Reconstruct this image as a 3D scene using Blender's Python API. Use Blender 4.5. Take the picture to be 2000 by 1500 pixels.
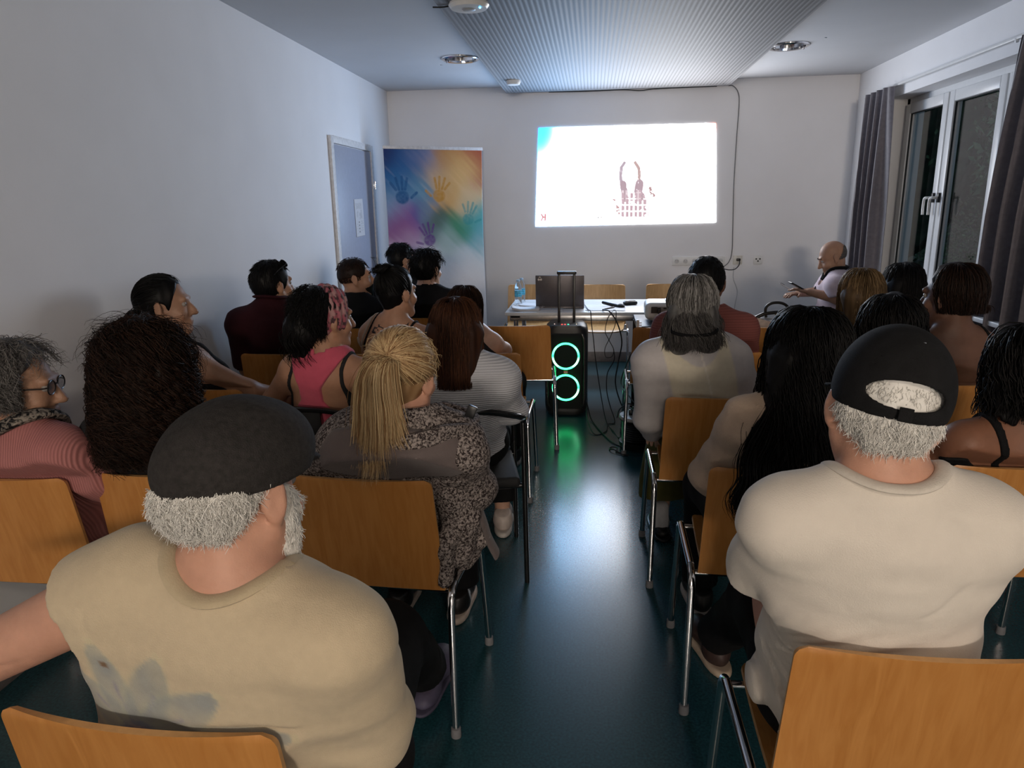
import bpy, bmesh, math, random
import numpy as np
from mathutils import Vector, Matrix
for o in list(bpy.data.objects): bpy.data.objects.remove(o, do_unlink=True)
SC = bpy.context.scene; COL = SC.collection
PI = math.pi

# ------------------------------------------------------------ camera
cam_d = bpy.data.cameras.new('camera'); cam = bpy.data.objects.new('camera', cam_d); COL.objects.link(cam)
cam_d.sensor_fit = 'HORIZONTAL'; cam_d.sensor_width = 36.0; cam_d.lens = 36.0 * 1397.43 / 2000.0
cam_d.clip_start = 0.03; cam_d.clip_end = 200
_pi, _ya, _ro = math.radians(14.0134), math.radians(6.5399), math.radians(-1.0421)
fw = Vector((-math.sin(_ya)*math.cos(_pi), math.cos(_ya)*math.cos(_pi), -math.sin(_pi)))
r0 = Vector((math.cos(_ya), math.sin(_ya), 0)); u0 = r0.cross(fw)
rr = r0*math.cos(_ro) + u0*math.sin(_ro); uu = -r0*math.sin(_ro) + u0*math.cos(_ro)
M = Matrix.Identity(4)
for i in range(3):
    M[i][0] = rr[i]; M[i][1] = uu[i]; M[i][2] = -fw[i]
M[2][3] = 1.54
cam.matrix_world = M
SC.camera = cam

# ------------------------------------------------------------ world, lights, exposure
SC.view_settings.view_transform = 'Standard'; SC.view_settings.look = 'None'
SC.view_settings.gamma = 1.0; SC.view_settings.use_curve_mapping = False
SC.view_settings.exposure = 0.42
wd = bpy.data.worlds.new('dusk'); SC.world = wd; wd.use_nodes = True
wn = wd.node_tree.nodes; wn['Background'].inputs[0].default_value = (0.17, 0.27, 0.36, 1); wn['Background'].inputs[1].default_value = 0.42

def area(name, loc, rot, sx, sy, e, c, spread=180):
    l = bpy.data.lights.new(name, 'AREA'); l.shape = 'RECTANGLE'; l.size = sx; l.size_y = sy
    l.energy = e; l.color = c; l.spread = math.radians(spread)
    o = bpy.data.objects.new(name, l); COL.objects.link(o); o.location = loc; o.rotation_euler = rot
    return o
# lamp far behind the photographer, and an added fill nearer the camera
area('hall_lamp', (0.55, -7.6, 2.35), (math.radians(84), 0, math.radians(3)), 1.2, 0.5, 185, (1.0, 0.86, 0.72))
area('near_fill_light', (0.75, -0.9, 2.55), (math.radians(50), 0, math.radians(4)), 0.5, 0.5, 17, (1.0, 0.84, 0.66))  # fill light added to brighten the front chair backs and heads
SCREEN_EMIT = 10.0
RING_EMIT = 6.0

# ------------------------------------------------------------ materials
MATS = {}
def nodes(m):
    m.use_nodes = True; nt = m.node_tree; return nt, nt.nodes, nt.links, nt.nodes['Principled BSDF']
def mat(name, c, rough=0.6, metal=0.0, spec=0.5, var=0.12, scale=40.0, bump=0.0, bscale=None, sheen=0.0, trans=0.0, ior=1.45, emit=None, estr=0.0, aniso=None, coat=0.0):
    if name in MATS: return MATS[name]
    m = bpy.data.materials.new(name); nt, N, L, b = nodes(m)
    b.inputs['Roughness'].default_value = rough; b.inputs['Metallic'].default_value = metal
    b.inputs['Specular IOR Level'].default_value = spec; b.inputs['IOR'].default_value = ior
    if sheen: b.inputs['Sheen Weight'].default_value = sheen
    if trans: b.inputs['Transmission Weight'].default_value = trans
    if coat: b.inputs['Coat Weight'].default_value = coat
    if emit: b.inputs['Emission Color'].default_value = (*emit, 1); b.inputs['Emission Strength'].default_value = estr
    tc = N.new('ShaderNodeTexCoord'); src = tc.outputs['Object']
    if aniso:
        mp = N.new('ShaderNodeMapping'); mp.inputs['Scale'].default_value = aniso; L.new(src, mp.inputs['Vector']); src = mp.outputs[0]
    n = N.new('ShaderNodeTexNoise'); n.inputs['Scale'].default_value = scale; n.inputs['Detail'].default_value = 4; L.new(src, n.inputs['Vector'])
    r = N.new('ShaderNodeValToRGB'); r.color_ramp.elements[0].position = 0.3; r.color_ramp.elements[1].position = 0.7
    r.color_ramp.elements[0].color = tuple(max(0, x*(1-var)) for x in c) + (1,); r.color_ramp.elements[1].color = tuple(min(1, x*(1+var)) for x in c) + (1,)
    L.new(n.outputs['Fac'], r.inputs[0]); L.new(r.outputs[0], b.inputs['Base Color'])
    if bump:
        n2 = N.new('ShaderNodeTexNoise'); n2.inputs['Scale'].default_value = bscale or scale*2; n2.inputs['Detail'].default_value = 3; L.new(src, n2.inputs['Vector'])
        bp = N.new('ShaderNodeBump'); bp.inputs['Strength'].default_value = bump; bp.inputs['Distance'].default_value = 0.004
        L.new(n2.outputs['Fac'], bp.inputs['Height']); L.new(bp.outputs[0], b.inputs['Normal'])
    MATS[name] = m; return m
def attr_mat(name, rough=0.7, bump=0.0, bscale=300.0, emit=0.0, sheen=0.0, spec=0.4, var=0.08, scale=60):
    """base colour from the mesh's own printed pattern ('col')"""
    if name in MATS: return MATS[name]
    m = bpy.data.materials.new(name); nt, N, L, b = nodes(m)
    a = N.new('ShaderNodeAttribute'); a.attribute_name = 'col'
    b.inputs['Roughness'].default_value = rough; b.inputs['Specular IOR Level'].default_value = spec
    if sheen: b.inputs['Sheen Weight'].default_value = sheen
    if emit:
        b.inputs['Base Color'].default_value = (0.4, 0.4, 0.4, 1); L.new(a.outputs['Color'], b.inputs['Emission Color']); b.inputs['Emission Strength'].default_value = emit
    else:
        tc = N.new('ShaderNodeTexCoord'); n = N.new('ShaderNodeTexNoise'); n.inputs['Scale'].default_value = scale; L.new(tc.outputs['Object'], n.inputs['Vector'])
        mr = N.new('ShaderNodeMapRange'); mr.inputs[3].default_value = 1-var; mr.inputs[4].default_value = 1+var; L.new(n.outputs['Fac'], mr.inputs[0])
        mx = N.new('ShaderNodeVectorMath'); mx.operation = 'SCALE'; L.new(a.outputs['Color'], mx.inputs[0]); L.new(mr.outputs[0], mx.inputs['Scale'])
        L.new(mx.outputs[0], b.inputs['Base Color'])
    if bump:
        tc = N.new('ShaderNodeTexCoord'); n2 = N.new('ShaderNodeTexNoise'); n2.inputs['Scale'].default_value = bscale; L.new(tc.outputs['Object'], n2.inputs['Vector'])
        bp = N.new('ShaderNodeBump'); bp.inputs['Strength'].default_value = bump; bp.inputs['Distance'].default_value = 0.003
        L.new(n2.outputs['Fac'], bp.inputs['Height']); L.new(bp.outputs[0], b.inputs['Normal'])
    MATS[name] = m; return m
def hair_mat(name, dark, light, rough=0.5, spec=0.16):
    if name in MATS: return MATS[name]
    m = bpy.data.materials.new(name); nt, N, L, b = nodes(m)
    b.inputs['Roughness'].default_value = rough; b.inputs['Specular IOR Level'].default_value = spec
    a = N.new('ShaderNodeAttribute'); a.attribute_name = 'var'
    r = N.new('ShaderNodeValToRGB'); r.color_ramp.elements[0].color = (*dark, 1); r.color_ramp.elements[1].color = (*light, 1)
    L.new(a.outputs['Fac'], r.inputs[0]); L.new(r.outputs[0], b.inputs['Base Color'])
    MATS[name] = m; return m
def skin(name, c):
    m = mat('skin_'+name, c, rough=0.5, var=0.10, scale=22, bump=0.12, bscale=350, spec=0.4)
    b = m.node_tree.nodes['Principled BSDF']
    b.inputs['Subsurface Weight'].default_value = 0.12; b.inputs['Subsurface Radius'].default_value = (0.02, 0.008, 0.004); b.inputs['Subsurface Scale'].default_value = 0.3
    return m
def wood_mat(name, c1, c2, rough=0.35):
    if name in MATS: return MATS[name]
    m = bpy.data.materials.new(name); nt, N, L, b = nodes(m)
    tc = N.new('ShaderNodeTexCoord'); mp = N.new('ShaderNodeMapping'); mp.inputs['Scale'].default_value = (22, 8, 2.2); L.new(tc.outputs['Object'], mp.inputs[0])
    n = N.new('ShaderNodeTexNoise'); n.inputs['Scale'].default_value = 2.2; n.inputs['Detail'].default_value = 6; n.inputs['Distortion'].default_value = 1.2; L.new(mp.outputs[0], n.inputs[0])
    r = N.new('ShaderNodeValToRGB'); r.color_ramp.elements[0].position = .3; r.color_ramp.elements[1].position = .72
    r.color_ramp.elements[0].color = (*c1, 1); r.color_ramp.elements[1].color = (*c2, 1)
    L.new(n.outputs[0], r.inputs[0]); L.new(r.outputs[0], b.inputs['Base Color']); b.inputs['Roughness'].default_value = rough
    b.inputs['Specular IOR Level'].default_value = 0.4
    MATS[name] = m; return m
def knit_mat(name, c, scale=260.0, axis='Z', strength=0.5, dist='BANDS'):
    if name in MATS: return MATS[name]
    m = bpy.data.materials.new(name); nt, N, L, b = nodes(m)
    b.inputs['Roughness'].default_value = 0.85; b.inputs['Specular IOR Level'].default_value = 0.2
    tc = N.new('ShaderNodeTexCoord'); w = N.new('ShaderNodeTexWave'); w.wave_type = 'BANDS'; w.bands_direction = axis
    w.inputs['Scale'].default_value = scale; w.inputs['Distortion'].default_value = 1.2; w.inputs['Detail'].default_value = 1; w.inputs['Detail Scale'].default_value = .2
    L.new(tc.outputs['Object'], w.inputs[0])
    r = N.new('ShaderNodeValToRGB'); r.color_ramp.elements[0].color = tuple(x*.8 for x in c)+(1,); r.color_ramp.elements[1].color = (*c, 1); L.new(w.outputs[1], r.inputs[0]); L.new(r.outputs[0], b.inputs['Base Color'])
    bp = N.new('ShaderNodeBump'); bp.inputs['Strength'].default_value = strength; bp.inputs['Distance'].default_value = 0.003; L.new(w.outputs[1], bp.inputs['Height']); L.new(bp.outputs[0], b.inputs['Normal'])
    MATS[name] = m; return m
def tweed_mat(name, c1, c2, scale=120):
    if name in MATS: return MATS[name]
    m = bpy.data.materials.new(name); nt, N, L, b = nodes(m)
    b.inputs['Roughness'].default_value = 0.9; b.inputs['Specular IOR Level'].default_value = 0.1
    tc = N.new('ShaderNodeTexCoord'); n = N.new('ShaderNodeTexNoise'); n.inputs['Scale'].default_value = scale; n.inputs['Detail'].default_value = 3; n.inputs['Distortion'].default_value = .8; L.new(tc.outputs['Object'], n.inputs[0])
    r = N.new('ShaderNodeValToRGB'); r.color_ramp.elements[0].position = .42; r.color_ramp.elements[1].position = .6
    r.color_ramp.elements[0].color = (*c1, 1); r.color_ramp.elements[1].color = (*c2, 1); L.new(n.outputs[0], r.inputs[0]); L.new(r.outputs[0], b.inputs['Base Color'])
    bp = N.new('ShaderNodeBump'); bp.inputs['Strength'].default_value = .9; bp.inputs['Distance'].default_value = 0.006; L.new(n.outputs[0], bp.inputs['Height']); L.new(bp.outputs[0], b.inputs['Normal'])
    MATS[name] = m; return m

CHROME = mat('chrome', (0.78, 0.78, 0.8), rough=0.12, metal=1.0, var=0.03)
BLACKP = mat('black_plastic', (0.012, 0.012, 0.013), rough=0.35)
BLACKM = mat('black_metal', (0.01, 0.01, 0.011), rough=0.22, coat=.3)
RUBBER = mat('grey_rubber', (0.16, 0.16, 0.17), rough=0.7)
WHITEP = mat('white_plastic', (0.78, 0.78, 0.77), rough=0.35, var=0.03)
WOOD = wood_mat('beech_ply', (0.43, 0.175, 0.040), (0.53, 0.24, 0.066))
WOODL = wood_mat('beech_ply_light', (0.52, 0.30, 0.115), (0.68, 0.42, 0.19))
EDGE = mat('ply_edge', (0.55, 0.30, 0.12), rough=0.5, var=.15)

# ------------------------------------------------------------ mesh helpers
def np_mesh(name, V, Q, smooth=True, attrs=None, var=None):
    """V (n,3), Q (m,k) -> mesh"""
    me = bpy.data.meshes.new(name); V = np.ascontiguousarray(V, np.float32); Q = np.ascontiguousarray(Q, np.int32)
    me.vertices.add(len(V)); me.vertices.foreach_set('co', V.ravel())
    k = Q.shape[1]; me.loops.add(Q.size); me.loops.foreach_set('vertex_index', Q.ravel())
    me.polygons.add(len(Q)); me.polygons.foreach_set('loop_start', np.arange(0, Q.size, k, dtype=np.int32))
    me.update(calc_edges=True)
    if smooth: me.polygons.foreach_set('use_smooth', np.ones(len(Q), dtype=bool))
    if attrs is not None:
        a = me.attributes.new('col', 'FLOAT_COLOR', 'POINT'); c = np.ones((len(V), 4), np.float32); c[:, :3] = attrs; a.data.foreach_set('color', c.ravel())
    if var is not None:
        a = me.attributes.new('var', 'FLOAT', 'POINT'); a.data.foreach_set('value', np.ascontiguousarray(var, np.float32))
    return me
class MB:
    """collects shapes into one mesh"""
    def __init__(s): s.V = []; s.F = []; s.n = 0
    def add(s, V, F):
        s.V += [tuple(map(float, v)) for v in V]; s.F += [tuple(i + s.n for i in f) for f in F]; s.n += len(V); return s
    def box(s, c, h, bev=0.0, R=None, seg=2):
        bm = bmesh.new(); bmesh.ops.create_cube(bm, size=2.0)
        for v in bm.verts: v.co = Vector((v.co.x*h[0], v.co.y*h[1], v.co.z*h[2]))
        if bev > 0: bmesh.ops.bevel(bm, geom=list(bm.edges), offset=min(bev, min(h)*.98), segments=seg, profile=.5, affect='EDGES')
        bm.verts.index_update(); R = R or Matrix.Identity(3)
        s.add([R @ v.co + Vector(c) for v in bm.verts], [[v.index for v in f.verts] for f in bm.faces]); bm.free(); return s
    def tube(s, pts, r, n=10, cap=True, flat=None):
        P = np.array(pts, float); m = len(P); rs = np.full(m, r) if np.isscalar(r) else np.array(r, float)
        T = np.gradient(P, axis=0); T /= np.linalg.norm(T, axis=1)[:, None] + 1e-12
        ref = np.array([0, 0, 1.]) if abs(T[0][2]) < .9 else np.array([1., 0, 0]); u = np.cross(T[0], ref); u /= np.linalg.norm(u)
        V = []
        for i in range(m):
            u = u - T[i]*(u @ T[i]); u /= np.linalg.norm(u) + 1e-12; w = np.cross(T[i], u)
            for k in range(n):
                a = 2*PI*k/n; V.append(P[i] + rs[i]*(u*math.cos(a) + w*math.sin(a)*(flat or 1)))
        F = [(i*n+k, i*n+(k+1) % n, (i+1)*n+(k+1) % n, (i+1)*n+k) for i in range(m-1) for k in range(n)]
        if cap: F += [tuple(range(n))[::-1], tuple((m-1)*n+k for k in range(n))]
        return s.add(V, F)
    def lathe(s, prof, c=(0, 0, 0), n=28, R=None, cap=True):
        V = []; R = R or Matrix.Identity(3)
        for (r, z) in prof:
            for k in range(n):
                a = 2*PI*k/n; V.append(R @ Vector((r*math.cos(a), r*math.sin(a), z)) + Vector(c))
        F = [(i*n+k, i*n+(k+1) % n, (i+1)*n+(k+1) % n, (i+1)*n+k) for i in range(len(prof)-1) for k in range(n)]
        if cap: F += [tuple(range(n))[::-1], tuple((len(prof)-1)*n+k for k in range(n))]
        return s.add(V, F)
    def grid(s, fn, nu, nv, thick=None):
        """fn(u,v)->point, u,v in 0..1; optional thickness fn normal offset"""
        P = np.array([[fn(i/nu, j/nv) for j in range(nv+1)] for i in range(nu+1)], float)
        du = np.gradient(P, axis=0); dv = np.gradient(P, axis=1); nn = np.cross(du, dv); nn /= np.linalg.norm(nn, axis=2)[..., None] + 1e-12
        m = nv+1; idx = lambda i, j: i*m+j
        if thick is None:
            return s.add(P.reshape(-1, 3), [(idx(i, j), idx(i+1, j), idx(i+1, j+1), idx(i, j+1)) for i in range(nu) for j in range(nv)])
        A = (P + nn*thick/2).reshape(-1, 3); B = (P - nn*thick/2).reshape(-1, 3); o = len(A)
        F = [(idx(i, j), idx(i+1, j), idx(i+1, j+1), idx(i, j+1)) for i in range(nu) for j in range(nv)]
        F += [tuple(x+o for x in f[::-1]) for f in F]; s.edge0 = len(s.F)+len(F)
        for i in range(nu): F += [(idx(i, 0), idx(i, 0)+o, idx(i+1, 0)+o, idx(i+1, 0)), (idx(i, nv), idx(i+1, nv), idx(i+1, nv)+o, idx(i, nv)+o)]
        for j in range(nv): F += [(idx(0, j), idx(0, j+1), idx(0, j+1)+o, idx(0, j)+o), (idx(nu, j), idx(nu, j)+o, idx(nu, j+1)+o, idx(nu, j+1))]
        return s.add(np.vstack([A, B]), F)
    def build(s, name, m, parent=None, smooth=True, angle=40, edge=None):
        me = bpy.data.meshes.new(name); me.from_pydata(s.V, [], s.F); me.update()
        bm = bmesh.new(); bm.from_mesh(me); bmesh.ops.recalc_face_normals(bm, faces=bm.faces)
        if smooth:
            for f in bm.faces: f.smooth = True
            for e in bm.edges:
                if len(e.link_faces) == 2 and e.calc_face_angle(0) > math.radians(angle): e.smooth = False
        bm.to_mesh(me); bm.free(); me.materials.append(m)
        if edge is not None:
            me.materials.append(edge)
            for p_ in me.polygons:
                if p_.index >= s.edge0: p_.material_index = 1
        return link(name, me, parent)
def link(name, me, parent=None):
    o = bpy.data.objects.new(name, me); COL.objects.link(o)
    if parent is not None: o.parent = parent
    return o
def empty(name, loc=(0, 0, 0), rz=0.0):
    o = bpy.data.objects.new(name, None); o.empty_display_size = .1; COL.objects.link(o); o.location = loc; o.rotation_euler = (0, 0, rz); return o
def tag(o, label=None, cat=None, group=None, kind=None):
    if label: o['label'] = label
    if cat: o['category'] = cat
    if group: o['group'] = group
    if kind: o['kind'] = kind
    return o
def struct(o, label=None):
    o['kind'] = 'structure'
    if label: o['label'] = label
    return o
def copy_tree(o, parent=None):
    c = o.copy(); COL.objects.link(c)
    if parent is not None: c.parent = parent
    for ch in list(o.children): copy_tree(ch, c)
    return c
def bez(pts, n=24):
    """Catmull-Rom through points"""
    P = np.array(pts, float); P = np.vstack([2*P[0]-P[1], P, 2*P[-1]-P[-2]]); out = []
    for i in range(1, len(P)-2):
        for t in np.linspace(0, 1, n, endpoint=False):
            a, b, c, d = P[i-1:i+3]; out.append(.5*((2*b)+(c-a)*t+(2*a-5*b+4*c-d)*t*t+(3*b-a-3*c+d)*t**3))
    out.append(P[-2]); return np.array(out)

# ================================================================ the room
XL, XR, YB, YR, ZC = -1.962, 2.338, 7.10, -8.4, 2.612  # room lengthened behind the camera so the rear lamp reaches the end wall
WALL = mat('wall_paint', (0.83, 0.83, 0.85), rough=0.75, var=0.02, scale=3, bump=0.06, bscale=120)
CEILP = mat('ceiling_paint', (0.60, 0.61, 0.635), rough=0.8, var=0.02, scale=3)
FLOORM = mat('linoleum', (0.015, 0.062, 0.076), rough=0.30, var=0.35, scale=120, spec=0.42, bump=0.012, bscale=400)
_b = FLOORM.node_tree.nodes['Principled BSDF']
_b.inputs['Coat Weight'].default_value = .25; _b.inputs['Coat Roughness'].default_value = .20; _b.inputs['Coat IOR'].default_value = 1.6
_n = FLOORM.node_tree.nodes.new('ShaderNodeTexNoise'); _n.inputs['Scale'].default_value = 9
_m = FLOORM.node_tree.nodes.new('ShaderNodeMapRange'); _m.inputs[3].default_value = .20; _m.inputs[4].default_value = .33
_b.inputs['Roughness'].default_value = .27
struct(MB().box(((XL+XR)/2, (YB+YR)/2, -.05), (3.0, 8.4, .05)).build('floor', FLOORM), 'dark teal linoleum floor of the room')
struct(MB().box(((XL+XR)/2, YB+.1, 1.4), (2.6, .1, 1.5)).build('wall_back', WALL), 'white end wall that carries the projected picture')
struct(MB().box((XL-.1, (YB+YR)/2, 1.4), (.1, 7.95, 1.5)).build('wall_left', WALL), 'white wall on the left side with the grey door')
struct(MB().box(((XL+XR)/2, YR-.1, 1.4), (2.6, .1, 1.5)).build('wall_rear', WALL))
WY0, WY1, WZ0, WZ1 = 3.55, 6.42, .86, 2.31       # window opening
w = MB()
w.box((XR+.15, (YR+WY0)/2, 1.4), (.15, (WY0-YR)/2, 1.5)); w.box((XR+.15, (WY1+YB+.2)/2, 1.4), (.15, (YB+.2-WY1)/2, 1.5))
w.box((XR+.15, (WY0+WY1)/2, (WZ1+2.9)/2), (.15, (WY1-WY0)/2, (2.9-WZ1)/2)); w.box((XR+.15, (WY0+WY1)/2, WZ0/2-.05), (.15, (WY1-WY0)/2, WZ0/2+.05))
struct(w.build('wall_right', WALL, smooth=False), 'white wall on the right side with the window')
# ceiling slab with two round cut-outs for the downlights
DL = [(-.997, 5.70), (1.375, 5.73)]; RH = .125
c = MB(); hs = .2
def slab(x0, x1, y0, y1): c.box(((x0+x1)/2, (y0+y1)/2, ZC+.1), ((x1-x0)/2, (y1-y0)/2, .1))
ya, yb = 5.5, 5.93
slab(XL-.1, XR+.3, YR-.1, ya); slab(XL-.1, XR+.3, yb, YB+.1)
xs = [XL-.1, DL[0][0]-hs, DL[0][0]+hs, DL[1][0]-hs, DL[1][0]+hs, XR+.3]
slab(xs[0], xs[1], ya, yb); slab(xs[2], xs[3], ya, yb); slab(xs[4], xs[5], ya, yb)
for (cx, cy) in DL:
    n = 48; V = []; F = []
    for k in range(n):
        a = 2*PI*k/n; ca, sa = math.cos(a), math.sin(a); s = 1/max(abs(ca)/hs, abs(sa)/(yb-cy if sa > 0 else cy-ya))
        V += [(cx+RH*ca, cy+RH*sa, ZC), (cx+s*ca, cy+s*sa, ZC), (cx+RH*ca, cy+RH*sa, ZC+.03)]
    for k in range(n):
        j = (k+1) % n; F += [(3*k, 3*k+1, 3*j+1, 3*j), (3*k, 3*j, 3*j+2, 3*k+2)]
    c.add(V, F)
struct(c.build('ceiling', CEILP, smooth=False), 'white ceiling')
BASE = mat('skirting_paint', (0.23, 0.20, 0.19), rough=0.5)
for nm, cc, hh in (('baseboard_back', ((XL+XR)/2, YB-.008, .05), ((XR-XL)/2, .008, .05)), ('baseboard_left', (XL+.008, (YR+5.40)/2, .05), (.008, (5.40-YR)/2, .05)), ('baseboard_right', (XR-.008, (YR+YB)/2, .05), (.008, (YB-YR)/2, .05))):
    struct(MB().box(cc, hh, .003).build(nm, BASE))

# acoustic panel under the ceiling
PAN = bpy.data.materials.new('acoustic_slats'); nt, N, L, b = nodes(PAN); b.inputs['Roughness'].default_value = .7
tc = N.new('ShaderNodeTexCoord'); wv = N.new('ShaderNodeTexWave'); wv.bands_direction = 'X'; wv.wave_profile = 'SIN'; wv.inputs['Scale'].default_value = 2*PI/(20*.0285); L.new(tc.outputs['Object'], wv.inputs[0])
rp = N.new('ShaderNodeValToRGB'); rp.color_ramp.elements[0].position = .12; rp.color_ramp.elements[1].position = .38
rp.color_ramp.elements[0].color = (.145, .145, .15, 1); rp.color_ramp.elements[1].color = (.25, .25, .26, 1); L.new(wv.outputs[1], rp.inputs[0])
# plain border strip along the edges
sx = N.new('ShaderNodeSeparateXYZ'); L.new(tc.outputs['Object'], sx.inputs[0])
ab = N.new('ShaderNodeMath'); ab.operation = 'ABSOLUTE'; L.new(sx.outputs[0], ab.inputs[0])
gt = N.new('ShaderNodeMath'); gt.operation = 'GREATER_THAN'; gt.inputs[1].default_value = .955; L.new(ab.outputs[0], gt.inputs[0])
gy = N.new('ShaderNodeMath'); gy.operation = 'GREATER_THAN'; gy.inputs[1].default_value = 3.95; L.new(sx.outputs[1], gy.inputs[0])
mxm = N.new('ShaderNodeMath'); mxm.operation = 'MAXIMUM'; L.new(gt.outputs[0], mxm.inputs[0]); L.new(gy.outputs[0], mxm.inputs[1])
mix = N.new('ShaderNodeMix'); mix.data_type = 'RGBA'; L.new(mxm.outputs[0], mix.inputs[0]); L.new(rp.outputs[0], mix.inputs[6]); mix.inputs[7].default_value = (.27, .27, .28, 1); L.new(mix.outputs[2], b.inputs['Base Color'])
bp = N.new('ShaderNodeBump'); bp.inputs['Strength'].default_value = .5; bp.inputs['Distance'].default_value = .004; L.new(wv.outputs[1], bp.inputs['Height']); L.new(bp.outputs[0], b.inputs['Normal'])
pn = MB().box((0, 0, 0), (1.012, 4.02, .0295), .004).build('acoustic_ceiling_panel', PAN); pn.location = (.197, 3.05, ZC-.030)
tag(pn, 'long white slatted acoustic panel under the middle of the ceiling', 'ceiling panel')

# downlights
for i, (cx, cy) in enumerate(DL):
    t = tag(empty('recessed_downlight', (cx, cy, ZC)), ['round chrome downlight in the ceiling left of the slatted panel', 'round chrome downlight in the ceiling right of the slatted panel, near the window'][i], 'ceiling light', 'round chrome ceiling downlights')
    MB().lathe([(RH-.008, .004), (RH-.008, -.010), (RH+.004, -.014), (RH+.016, -.008), (RH+.018, .0)], n=48, cap=False).build('trim_ring', CHROME, t)
    MB().lathe([(RH-.006, -.002), (.112, .03), (.095, .07), (.06, .105), (.02, .12), (.001, .122)], n=48, cap=False).build('reflector', CHROME, t)
    for sx_ in (-1, 1):
        MB().tube([(sx_*.025-.0, -.06, .045), (sx_*.025, .05, .045)], .014, 12).build('bulb', mat('bulb_glass', (.8, .8, .78), rough=.2), t)
        MB().box((sx_*.098, -.03, -.016), (.004, .008, .018), .002).build('clip', mat('clip_steel', (.2, .2, .22), rough=.3, metal=1), t)
# smoke alarms / access point on the panel
t = tag(MB().lathe([(.0, 0), (.058, 0), (.06, -.012), (.05, -.034), (.0, -.036)], n=36).build('smoke_detector', WHITEP), 'small white round detector on the slatted ceiling panel', 'smoke detector'); t.location = (-.672, 6.38, ZC-.06)
t = tag(empty('wireless_access_point', (-.645, 3.99, ZC-.06)), 'flat white ceiling unit with a small blue light, at the top edge of the photo', 'access point')
MB().lathe([(.0, 0), (.10, 0), (.105, -.012), (.092, -.028), (.03, -.032), (.0, -.032)], n=44).build('housing', WHITEP, t)
MB().lathe([(.0, 0), (.034, 0), (.03, -.003), (0, -.003)], c=(-.0, 0, -.0325), n=30).build('centre_cap', mat('cap_grey', (.5, .5, .5), rough=.4), t)
MB().lathe([(.0, 0), (.006, 0), (.004, -.003), (0, -.003)], c=(.062, -.03, -.0325), n=14).build('status_light', mat('blue_led', (.1, .5, .9), emit=(.12, .6, 1), estr=6), t)
tag(MB().tube(bez([(-.84, 4.02, ZC-.064), (-.79, 4.02, ZC-.066), (-.745, 4.01, ZC-.064)]), .004, 8).build('ceiling_cable', BLACKP), 'short dark cable running to the white ceiling unit', 'cable')

# ------------------------------------------------------------ window
WF = mat('window_pvc', (.74, .75, .76), rough=.35, var=.02)
GL = bpy.data.materials.new('window_glass'); nt, N, L, b = nodes(GL)
b.inputs['Base Color'].default_value = (.93, .96, .97, 1); b.inputs['Roughness'].default_value = 0; b.inputs['Transmission Weight'].default_value = 1; b.inputs['IOR'].default_value = 1.5
win = struct(empty('window_1', (2.53, (WY0+WY1)/2, WZ0)), 'white framed window in the right wall'); wy = (WY0+WY1)/2
f = MB(); hz = (WZ1-WZ0)/2; hy = (WY1-WY0)/2
for s in (-1, 1): f.box((0, s*(hy-.03), hz), (.035, .03, hz), .006)
f.box((0, 0, WZ1-WZ0-.035), (.035, hy, .035), .006); f.box((0, 0, .03), (.035, hy, .03), .006)
f.build('window_frame', WF, win)
sashes = [(6.36, 5.66), (5.64, 4.92), (4.90, 4.22), (4.20, 3.61)]
for k, (a, b_) in enumerate(sashes):
    s = MB(); m_ = .075; y0, y1 = b_-wy, a-wy; z0, z1 = .035, WZ1-WZ0-.05
    s.box((-.03, y0+m_/2, (z0+z1)/2), (.032, m_/2, (z1-z0)/2), .007); s.box((-.03, y1-m_/2, (z0+z1)/2), (.032, m_/2, (z1-z0)/2), .007)
    s.box((-.03, (y0+y1)/2, z0+m_/2), (.032, (y1-y0)/2-m_, m_/2), .007); s.box((-.03, (y0+y1)/2, z1-m_/2), (.032, (y1-y0)/2-m_, m_/2), .007)
    so = s.build('window_sash', WF, win)
    MB().box((-.02, (y0+y1)/2, (z0+z1)/2), (.004, (y1-y0)/2-m_+.004, (z1-z0)/2-m_+.004)).build('pane', GL, so, smooth=False)
    g = MB()
    for yy in (y0+m_, y1-m_): g.box((-.045, yy, (z0+z1)/2), (.006, .005, (z1-z0)/2-m_))
    for zz in (z0+m_, z1-m_): g.box((-.045, (y0+y1)/2, zz), (.006, (y1-y0)/2-m_, .005))
    g.build('gasket', mat('gasket_rubber', (.02, .022, .024), rough=.6), so)
    hy_ = (y0+.035) if k in (0, 2) else (y1-.035)
    MB().box((-.07, hy_, 1.54-WZ0), (.010, .014, .034), .004).build('handle_plate', mat('dark_plate', (.02, .02, .022), rough=.3), so)
    MB().tube(bez([(-.07, hy_, 1.54-WZ0), (-.105, hy_, 1.54-WZ0), (-.118, hy_+.02, 1.535-WZ0), (-.118, hy_+.03, 1.49-WZ0), (-.118, hy_+.025, 1.42-WZ0)], 8), .0095, 12).build('window_handle', mat('handle_white', (.8, .8, .78), rough=.25), so)
struct(MB().box((XR+.05, (WY0+WY1)/2, WZ0-.012), (.17, hy+.04, .014), .005).build('trim_1', WF), 'white window sill')
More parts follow.
